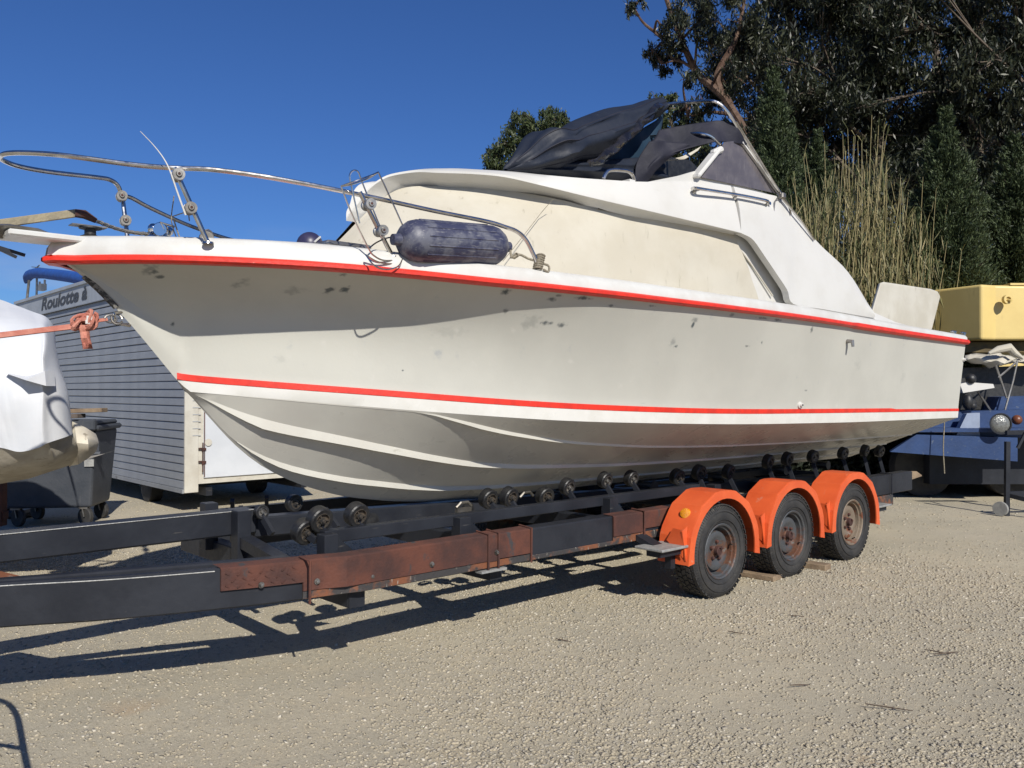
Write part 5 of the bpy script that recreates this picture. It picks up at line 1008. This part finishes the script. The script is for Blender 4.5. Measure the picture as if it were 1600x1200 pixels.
mb.ngon([G(a,b,Y=Yb) for a,b in [(1391,706),(1432,679),(1590,684),(1590,721)]],(.1,.25,0)); mb.box((G(1500,0,Y=11.6)[0]+.9,11.9,.98),(4.0,1.4,.05)); obj('front_beam',mb,M['bluepaint'],bm_)
mb=MB(); mb.ngon([G(a,b,Y=11.55) for a,b in [(1440,645),(1606,640),(1606,684),(1436,681)]],(0,.25,0)); obj('deck_side',mb,M['bluepaint'],bm_)
mb=MB(); mb.ngon([G(a,b,Y=11.30) for a,b in [(1493,683),(1511,646),(1531,645),(1531,683)]],(0,.10,0)); obj('gusset',mb,M['bluegrey'],bm_)
mb=MB(); mb.ngon([G(a,b,Y=11.9) for a,b in [(1553,642),(1562,620),(1640,618),(1640,645)]],(0,.5,0)); obj('hood',mb,M['bluepaint'],bm_)
lc=G(1563,662,Y=11.05); mb=MB(); mb.lathe([(.10,.0),(.08,.09),(.0,.135),(-.02,.138),(-.02,.122),(-.005,.118)],lc,(0.1,1,0),28); hl=obj('headlamp',mb,M['frame'],bm_,smooth=True); mb=MB(); mb.lathe([(-.004,.119),(-.03,.09),(-.042,.05),(-.045,0)],lc,(0.1,1,0),24); obj('lens',mb,M['lamp'],hl,smooth=True)
mb=MB(); c=G(1589,656,Y=11.3); mb.sphere(c,.065); obj('indicator_lamp',mb,mat('brown_orange_lens',(.16,.05,.02),.4),bm_,smooth=True)
mb=MB(); mb.box(G(1474,673,Y=11.35),(.30,.10,.05)); obj('deck_block',mb,M['wood'],bm_)
for x in(G(1450,700,Y=12)[0],G(1590,700,Y=12)[0]):
    for y in(12.2,13.6): mb=MB(); mb.lathe([(-.13,0),(-.13,.34),(-.10,.42),(.10,.42),(.13,.34),(.13,0)],(x,y,.42),(0,1,0),28); obj('wheel',mb,M['tyre'],bm_,smooth=True)
mb=MB(); mb.box((G(1500,0,Y=12)[0]+1.2,13.0,.65),(3.4,2.2,.9)); obj('chassis',mb,M['frame'],bm_)  # chassis box reaches low so its dark paint fills in the shade underneath
mb=MB(); mb.tube(catmull([G(1476,656,Y=11.0),G(1474,700,Y=11.0),G(1476,740,Y=11.0)],6),.008,5); single('hanging_rope',mb,M['rope'],'thin pale rope hanging down beside the blue tractor deck','rope',G(1476,760,Y=11.0)[:2]+(.4,),yard=False)
td=thing('canopied_dinghy','small dinghy with cream folded sun canopy carried on the blue tractor','dinghy',G(1550,640,Y=12.4),yard=False); OFF[td.name]=tuple(td.location)
Yd=12.3
mb=MB()
rw=[[G(1508,556,Y=Yd),G(1545,551,Y=Yd-.1),G(1562,550,Y=Yd-.2),G(1580,558,Y=Yd-.2),G(1600,556,Y=Yd-.2),G(1640,560,Y=Yd-.2)],[G(1508,560,Y=Yd-.3),G(1540,562,Y=Yd-.4),G(1560,566,Y=Yd-.5),G(1580,565,Y=Yd-.5),G(1600,563,Y=Yd-.5),G(1640,566,Y=Yd-.5)],[G(1510,564,Y=Yd+.0),G(1538,572,Y=Yd-.2),G(1552,574,Y=Yd-.2),G(1570,568,Y=Yd-.3),G(1596,566,Y=Yd-.3),G(1640,570,Y=Yd-.3)]]
C_=[catmull(r_,22) for r_ in rw]; G2=[catmull([C_[k][i] for k in range(3)],10) for i in range(23)]; mb.grid([[(p[0],p[1],p[2]+.02*math.sin(i*1.1+j)) for j,p in enumerate(r_)] for i,r_ in enumerate(G2)]); obj('canopy',mb,M['canvas'],td,smooth=True,solid=.01)
mb=MB(); mb.tube([G(1545,552,Y=11.8),G(1560,546,Y=11.8),G(1577,543,Y=11.8),G(1585,552,Y=11.8),G(1598,560,Y=11.8)],[.02,.05,.06,.05,.02],10); obj('canopy_roll',mb,M['canvas'],td,smooth=True)
for P_ in ([(1556,570),(1566,600),(1573,622)],[(1590,563),(1583,595),(1570,642)],[(1528,612),(1548,642)],[(1588,566),(1560,590)]):
    mb=MB(); mb.tube([G(a,b,Y=11.75) for a,b in P_],.014,6); obj('canopy_strut',mb,M['steel_dull'],td)
mb=MB(); mb.ngon([G(a,b,Y=11.6) for a,b in [(1500,600),(1512,597),(1552,600),(1554,606),(1505,614)]],(0,.9,0)); obj('dinghy_bow',mb,M['white'],td)
mb=MB(); mb.ngon([G(a,b,Y=12.2) for a,b in [(1500,575),(1640,570),(1640,640),(1500,640)]],(0,.9,0)); obj('dinghy_hull',mb,M['black'],td)
mb=MB(); p=G(1517,592,Y=11.6); mb.sphere(p,.07); obj('outboard_motor',mb,M['black'],td,smooth=True); mb=MB(); p=G(1512,628,Y=11.5); mb.sphere(p,.07,10,7,(1,1,1.6)); mb.sphere((p[0]+.06,p[1],p[2]-.05),.055); mb.box((p[0]+.03,p[1],p[2]),(.14,.1,.1),Matrix.Rotation(.5,3,'Y'),bev=.02); obj('outboard_motor',mb,M['black'],td,smooth=True)
sd=thing('trolley_stand','grey tubular trolley stand with a small jockey wheel at the right edge','trolley',G(1573,805,z=0),yard=False); OFF[sd.name]=tuple(sd.location)
g0=G(1573,806,z=0); Ys=g0[1]
mb=MB(); mb.bar((g0[0],Ys,0.0),G(1574,690,Y=Ys),.05,.05); obj('post',mb,M['frame'],sd)
mb=MB(); mb.bar(G(1577,772,Y=Ys),G(1680,768,Y=Ys),.04,.06); mb.bar(G(1577,774,Y=Ys),G(1680,800,Y=Ys-.6),.04,.05); mb.bar(G(1572,676,Y=Ys+.1),G(1680,674,Y=Ys+.1),.05,.05); mb.bar(G(1590,700,Y=Ys),G(1602,676,Y=Ys),.03,.03); mb.box(G(1660,740,Y=Ys),(.06,.06,1.2)); obj('cross_bar',mb,M['frame'],sd)
c=G(1566,795,Y=Ys-.04); mb=MB(); mb.lathe([(-.02,0),(-.02,.085),(.02,.085),(.02,0)],(c[0]-.02,c[1],.09),(.8,.6,0),20); obj('jockey_wheel',mb,M['grayplate'],sd,smooth=True)
# grey trailer drawbar lying beyond the stern
# ================================================================= VEGETATION
def quads(Pc,D,S,Wd,Nn=None):               # leaf quads: centre, direction, length, width
    n=len(Pc); D=D/np.linalg.norm(D,axis=1)[:,None]; Rv=RNG.normal(size=(n,3)); Wv=np.cross(D,Rv); Wv/=np.linalg.norm(Wv,axis=1)[:,None]+1e-9
    a=Pc-D*S[:,None]/2; b=Pc+D*S[:,None]/2; w2=Wv*Wd[:,None]/2; m=Pc
    V=np.stack([a,m+w2,b,m-w2],1).reshape(-1,3); Fq=(np.arange(n)*4)[:,None]+np.arange(4)[None]; return V,Fq
def crown(name,clusters,nper,size,wid,mt,par,droop=.6,seed=1,twigs=True,squash=.8):
    global RNG; RNG=np.random.default_rng(seed); Vs=[];Fs=[];o=0
    for (c,r) in clusters:
        n=int(nper*(r**2)*1.0); 
        # leaves sit in sub-clumps on the cluster's shell and inside it
        k=max(6,int(14*r)); d=RNG.normal(size=(k,3)); d/=np.linalg.norm(d,axis=1)[:,None]; sub=np.array(c)+d*(RNG.random(k)**.45*r)[:,None]*[1,1,squash]
        idx=RNG.integers(0,k,n); P=sub[idx]+RNG.normal(size=(n,3))*[r*.17,r*.17,r*.20]
        D=RNG.normal(size=(n,3)); D[:,2]-=droop*2
        S=size*(.6+.8*RNG.random(n)); V,Fq=quads(P,D,S,S*wid); Vs.append(V);Fs.append(Fq+o);o+=len(V)
    ob=fastmesh(name,np.vstack(Vs),np.vstack(Fs),mt,par); return ob
def limb(mb,P,r0,r1,n=7):
    C_=catmull(P,14); mb.tube(C_,[r0+(r1-r0)*i/14 for i in range(15)],n)
def tree(name,label,base,clusters,limbs,nper,size,wid,mt,bark,seed,droop=.6,group=None,squash=.8):
    t=thing(name,label,'tree',base,group,yard=False); OFF[t.name]=(0,0,0); loc=Vector(base)
    mb=MB()
    for P,r0,r1 in limbs: limb(mb,[tuple(Vector(p)-loc) for p in P],r0,r1)
    # a fine branch to every clump
    rr=random.Random(seed)
    ends=[Vector(q) for P,_,_ in limbs for q in catmull(P,8)[3:]]
    for c,r in clusters:
        e=min(ends,key=lambda q:(q-Vector(c)).length)
        if (e-Vector(c)).length<4:
            m_=(e+Vector(c))/2+Vector((rr.uniform(-.2,.2),rr.uniform(-.2,.2),rr.uniform(-.1,.3))); limb(mb,[tuple(e-loc),tuple(m_-loc),tuple(Vector(c)-loc)],.035,.008,5)
            for k in range(3): d=Vector((rr.uniform(-1,1),rr.uniform(-1,1),rr.uniform(-.5,.9)))*r*.85; limb(mb,[tuple(m_-loc),tuple(Vector(c)+d*.5-loc),tuple(Vector(c)+d-loc)],.014,.004,4)
    obj('trunk',mb,bark,t,smooth=True)
    cl=[((c[0]-loc.x,c[1]-loc.y,c[2]-loc.z),r) for c,r in clusters]
    crown('crown',cl,nper,size,wid,mt,t,droop,seed,squash=squash); return t
def C(px,py,Y,r): return (G(px,py,Y=Y),r*Y/1340.*(1.35 if Y>26 else 1))
def clump(pts,Y,jit,seed):
    rr=random.Random(seed); out=[]
    for px,py,r in pts: out.append(C(px,py,Y+rr.uniform(-jit,jit),r))
    return out
# leaning eucalyptus on the left of the wood
Ye=19
tree('eucalyptus_tree','leaning eucalyptus with a bare reddish trunk at the left end of the dark trees',G(1230,640,Y=Ye)[:2]+(0,),
 clump([(990,8,16),(985,20,12),(1040,62,30),(1022,82,22),(1060,95,22),(1062,40,30),(1075,120,18),(1042,105,18),(1095,15,38),(1110,60,36),(1130,100,34),(1100,160,26),(1135,150,28),(1160,40,36),(1020,92,14),(1150,120,30),(1080,185,20),(1060,176,14),(1105,205,22),(1170,90,34),(1075,-10,30),(1135,-15,36)],Ye,1.2,3),
 [([G(1260,640,Y=Ye),G(1215,330,Y=Ye),G(1140,165,Y=Ye),G(1090,115,Y=Ye),G(1058,45,Y=Ye),G(1035,-20,Y=Ye)],.13,.045),([G(1140,165,Y=Ye),G(1120,120,Y=Ye),G(1150,60,Y=Ye),G(1165,-10,Y=Ye)],.10,.03),([G(1070,80,Y=Ye),G(1010,40,Y=Ye),G(990,10,Y=Ye)],.05,.012),([G(1085,108,Y=Ye),G(1060,95,Y=Ye),G(1035,100,Y=Ye)],.04,.012),([G(1150,180,Y=Ye),G(1110,175,Y=Ye),G(1075,182,Y=Ye)],.05,.012)],
 4200,.13,.22,M['euc'],M['bark'],3,.8)
rr=random.Random(12)
def bigtree(name,lab,cx,Y,tops,seed,n=46,bx=170,nper=1900,size=.15,mt='euc',y0=-60,y1=330):
    r_=random.Random(seed); pts=[]
    for i in range(n):
        px=cx+r_.gauss(0,.5)*bx; py=r_.uniform(y0,y1); pts.append((px,py,r_.uniform(26,58)))
    lim=[([G(cx,640,Y=Y),G(cx+r_.uniform(-20,20),350,Y=Y),G(cx+r_.uniform(-30,30),120,Y=Y),G(cx+r_.uniform(-50,50),-80,Y=Y)],.24,.07)]
    for k in range(5):
        s=r_.choice([-1,1]); yy_=r_.uniform(60,330); lim.append(([G(cx,yy_+60,Y=Y),G(cx+s*60,yy_,Y=Y-.4),G(cx+s*r_.uniform(60,110),yy_-r_.uniform(20,60),Y=Y+.3)],.06,.012))
    return tree(name,lab,G(cx,640,Y=Y)[:2]+(0,),clump(pts,Y,1.6,seed),lim,nper,size,.22,M[mt],M['palebark'],seed,.7)
bigtree('eucalyptus_tree','dark eucalyptus straight above the bimini frame, second from the left',1225,21,None,31,n=50,bx=130,y0=-60,y1=290)
bigtree('eucalyptus_tree','tall dark eucalyptus in the middle of the wood above the dry reeds',1370,20.5,None,32,n=58,bx=170,y0=-80,y1=300)
bigtree('eucalyptus_tree','dense eucalyptus towering over the conifer and yellow tank at right',1520,19.5,None,33,n=64,bx=190,y0=-80,y1=320)
bigtree('eucalyptus_tree','eucalyptus filling the top right corner with hanging foliage',1660,18.5,None,34,n=56,bx=150,y0=-80,y1=360)
bigtree('eucalyptus_tree','shadowy eucalyptus furthest back, seen between the reeds',1440,25,None,35,n=70,bx=320,nper=900,size=.20,y0=-40,y1=330)
# small far tree on the left behind the canopy
Yf=30
tree('round_tree','small round tree far behind, rising left of the navy canopy',G(830,640,Y=Yf)[:2]+(0,),
 clump([(770,240,14),(765,258,10),(785,232,12),(817,190,15),(812,183,10),(812,210,18),(835,195,18),(858,186,17),(872,190,14),(845,215,22),(800,225,18),(790,255,20),(820,245,26),(850,245,26),(875,215,18),(880,245,22),(768,275,16),(800,285,24),(840,290,30),(885,290,30),(900,230,16),(780,310,24),(862,176,9),(884,200,8)],Yf,.9,7),
 [([G(835,640,Y=Yf),G(832,380,Y=Yf),G(835,290,Y=Yf),G(830,220,Y=Yf)],.3,.05),([G(835,290,Y=Yf),G(800,262,Y=Yf),G(775,245,Y=Yf)],.08,.02),([G(835,270,Y=Yf),G(860,225,Y=Yf),G(868,195,Y=Yf)],.08,.02)],2600,.17,.26,M['euc2'],M['palebark'],7,.5)
tree('round_tree','thin treetop peeping between the canopy and the steel bimini bow',G(1045,640,Y=27)[:2]+(0,),
 clump([(1040,160,10),(1025,152,8),(1055,150,9),(1062,165,12),(1045,185,16),(1070,200,18),(1030,205,16),(1060,235,24),(1090,240,24),(1030,245,22),(1000,250,20),(1110,270,26),(1060,280,26),(1100,225,18),(1085,265,20)],27,.6,8),
 [([G(1050,640,Y=27),G(1050,380,Y=27),G(1055,240,Y=27),G(1045,170,Y=27)],.2,.03)],2400,.16,.26,M['euc2'],M['palebark'],8,.5)
# conifers: feathery sprays
def conifer(label,cx,base_py,top_py,half,Y,seed,dens=1.0,name='conifer'):
    global RNG; RNG=np.random.default_rng(seed); base=G(cx,640,Y=Y)[:2]+(0,); t=thing(name,label,'tree',base,None,yard=False); OFF[t.name]=(0,0,0)
    zt=G(cx,top_py,Y=Y)[2]; zb_=G(cx,base_py,Y=Y)[2]; R_=half*Y/1340; nb=int(230*dens); Vs=[];Fs=[];o=0; mb=MB(); mb.tube([(0,0,0),(0,0,zt*.5),(0,0,zt*.97)],[.16,.09,.015],7)
    for i in range(nb):
        u=RNG.random()**.8; z=zb_+(zt-zb_)*u; rad=R_*((1-u)**.62)*(0.75+.5*RNG.random()); a=RNG.random()*6.283; ln=max(.15,rad)
        d=np.array([math.cos(a),math.sin(a),.45+.5*u]); d/=np.linalg.norm(d); p0=np.array([0,0,z-ln*.35])
        n=int(420*ln+120); s=.15+.85*RNG.random(n); P=p0+d*(s*ln)[:,None]+RNG.normal(size=(n,3))*(.055+.06*(1-s))[:,None]*ln*1.1; P[:,2]+=.10*ln*s*s
        D=d[None]*1.0+RNG.normal(size=(n,3))*.55; D[:,2]+=.35; S=.045+.045*RNG.random(n)
        V,Fq=quads(P,D,S,S*.24); Vs.append(V);Fs.append(Fq+o);o+=len(V)
        if i%3==0: q=p0+d*ln*.9; mb.tube([tuple(p0),tuple(q)],[.018,.005],4)
    obj('trunk',mb,M['twig'],t); fastmesh('crown',np.vstack(Vs),np.vstack(Fs),M['conifer'],t); return t
conifer('feathery green conifer rising beside the steel bimini frame, left of the reeds',1208,520,112,85,15.6,41,1.6)
conifer('bushy conifer behind the reeds with a soft rounded top',1275,520,205,70,15.9,42,1.1)
conifer('broad dark conifer right of the reeds above the yellow tank',1478,560,172,95,15.0,43,2.0)
conifer('dark conifer partly cut off by the right edge above the yellow tank',1585,560,215,90,15.3,44,1.7)
conifer('low spreading conifer between the reeds and the hatch board',1425,560,330,70,14.8,45,1.2)
def hedge(name,label,x0_,x1_,y0_,y1_,Y,n,seed,size=.16):
    global RNG; RNG=np.random.default_rng(seed); a=G(x0_,y1_,Y=Y);b=G(x1_,y0_,Y=Y); n1_=n
    P=np.stack([a[0]+(b[0]-a[0])*RNG.random(n1_),Y+RNG.random(n1_)*1.6,RNG.random(n1_)*1.0],1); top_=a[2]+(b[2]-a[2])*(.62+.30*np.sin(P[:,0]*1.7+seed)*.5+.25*np.sin(P[:,0]*4.1+1)*.5+.2*RNG.random(n1_)); P[:,2]=P[:,2]**.8*top_
    D=RNG.normal(size=(n1_,3)); D[:,2]-=.3; S=size*(.6+.8*RNG.random(n1_)); V,Fq=quads(P,D,S,S*.4); o=fastmesh(name,V,Fq,M['hedge']); return tag(o,label,'undergrowth',kind='stuff')
hedge('undergrowth','dark tangled undergrowth filling the foot of the wood behind the boats',1150,1760,300,640,17.2,90000,51)
hedge('undergrowth','dark undergrowth further left behind the cruiser cabin',700,1200,560,640,24,24000,52,.24)
hedge('undergrowth','black-green brush close behind the yellow tank',1340,1760,430,640,15.6,60000,53)
hedge('undergrowth','low dark brush seen under the stern between trailer and reeds',900,1420,622,640,12.6,30000,54,.12)
# giant reeds: each dry cane is a part
def cane_mesh(seed,h,lean):
    r_=random.Random(seed); mb=MB(); n=9; P=[(lean*(i/n)**1.8*h+.02*math.sin(i+seed),.5*lean*(i/n)**2*h,h*i/n) for i in range(n+1)]
    mb.tube(P,[.013*(1-.75*i/n) for i in range(n+1)],5)
    for i in range(2,n+1):
        for k in range(r_.choice([1,2,2,3])):
            u=i/n; p=Vector(P[i]); a=r_.uniform(0,6.28); l=r_.uniform(.20,.45)*(1.15-.4*u); d=Vector((math.cos(a)*.55,math.sin(a)*.55,.75)); q1=p+d*l*.55; q2=p+d*l+Vector((0,0,-.35*l)); wv=Vector((-d.y,d.x,0))*.016
            mb.cm=1; mb.add([p-wv*.4,p+wv*.4,q1+wv,q1-wv,q2],[(0,1,2,3),(3,2,4)]); mb.cm=0
    return mb
def reeds(label,cx,Y,bx,n,hs,seed):
    base=G(cx,640,Y=Y)[:2]+(0,); t=thing('reed_clump',label,'reeds',base,'stands of dry giant reed',yard=False); OFF[t.name]=(0,0,0); r_=random.Random(seed); pro=[]
    for k in range(8):
        o=obj('cane',cane_mesh(seed*10+k,1.0*5.0,r_.uniform(-.12,.12)),[M['cane'],M['reedleaf']],t); pro.append(o)
    for i in range(n):
        o=pro[i] if i<8 else pro[i%8].copy()
        if i>=8: COL.objects.link(o); o.parent=t
        x=r_.gauss(0,.42)*bx*Y/1340; h=r_.uniform(*hs)*(1-.18*min(1,abs(x)/(bx*Y/1340))); o.location=(x,r_.uniform(-.7,.7),0); o.scale=(1,1,h/5.0); o.rotation_euler=(r_.gauss(0,.035),r_.gauss(0,.05),r_.uniform(0,6.28))
    global RNG; RNG=np.random.default_rng(seed); m=5500*n//100; X=RNG.normal(size=m)*.45*bx*Y/1340; P=np.stack([X,RNG.uniform(-.7,.7,m),(.30+.70*RNG.random(m)**1.6)*hs[1]*.84*(.75+.25*np.sin(X*9)**2)],1); D=RNG.normal(size=(m,3))*.28; D[:,2]+=1; S=.20+.30*RNG.random(m); V,Fq=quads(P,D,S,S*.045)
    o=fastmesh('reed_leaves',V,Fq,M['reedleaf'],t); tag(o,kind='stuff'); return t
reeds('tallest golden stand of dry reeds just right of the cruiser cabin',1340,14.2,64,150,(3.0,6.1),61)
reeds('looser green-gold reeds leaning beside the bimini frame',1262,14.0,60,110,(2.6,5.4),62)
reeds('sparse thin reeds at the right of the stand before the conifer',1415,14.5,45,50,(3.0,5.4),63)
# unseen bent tube added beside the camera to cast a curved shadow lower left
mb=MB(); d=Vector((.497,-1.281,1)); 
def up_from(px,py,h): g=Vector(G(px,py,z=0)); return tuple(g+d*h)
pts=[up_from(-40,1092,.62),up_from(-5,1096,.72),up_from(15,1104,.74),up_from(27,1120,.72),up_from(33,1145,.74),up_from(38,1175,.76),up_from(46,1215,.80),up_from(58,1290,.86),(-1.9,1.5,.3),(-1.95,1.45,0)]
mb.tube(catmull(pts,40),.014,8); mb.tube([up_from(37,1171,.755),up_from(-30,1162,.60)],.012,8); mb.tube([up_from(-40,1092,.62),(-2.6,2.2,0)],.014,8)
bx_=(-1.95,1.45,0); single('shadow_tube',mb,M['frame'],'unseen bent dark tube beside the camera, added to cast the curved shadow at lower left','stand',(bx_[0],bx_[1],0),yard=False,smooth=True)
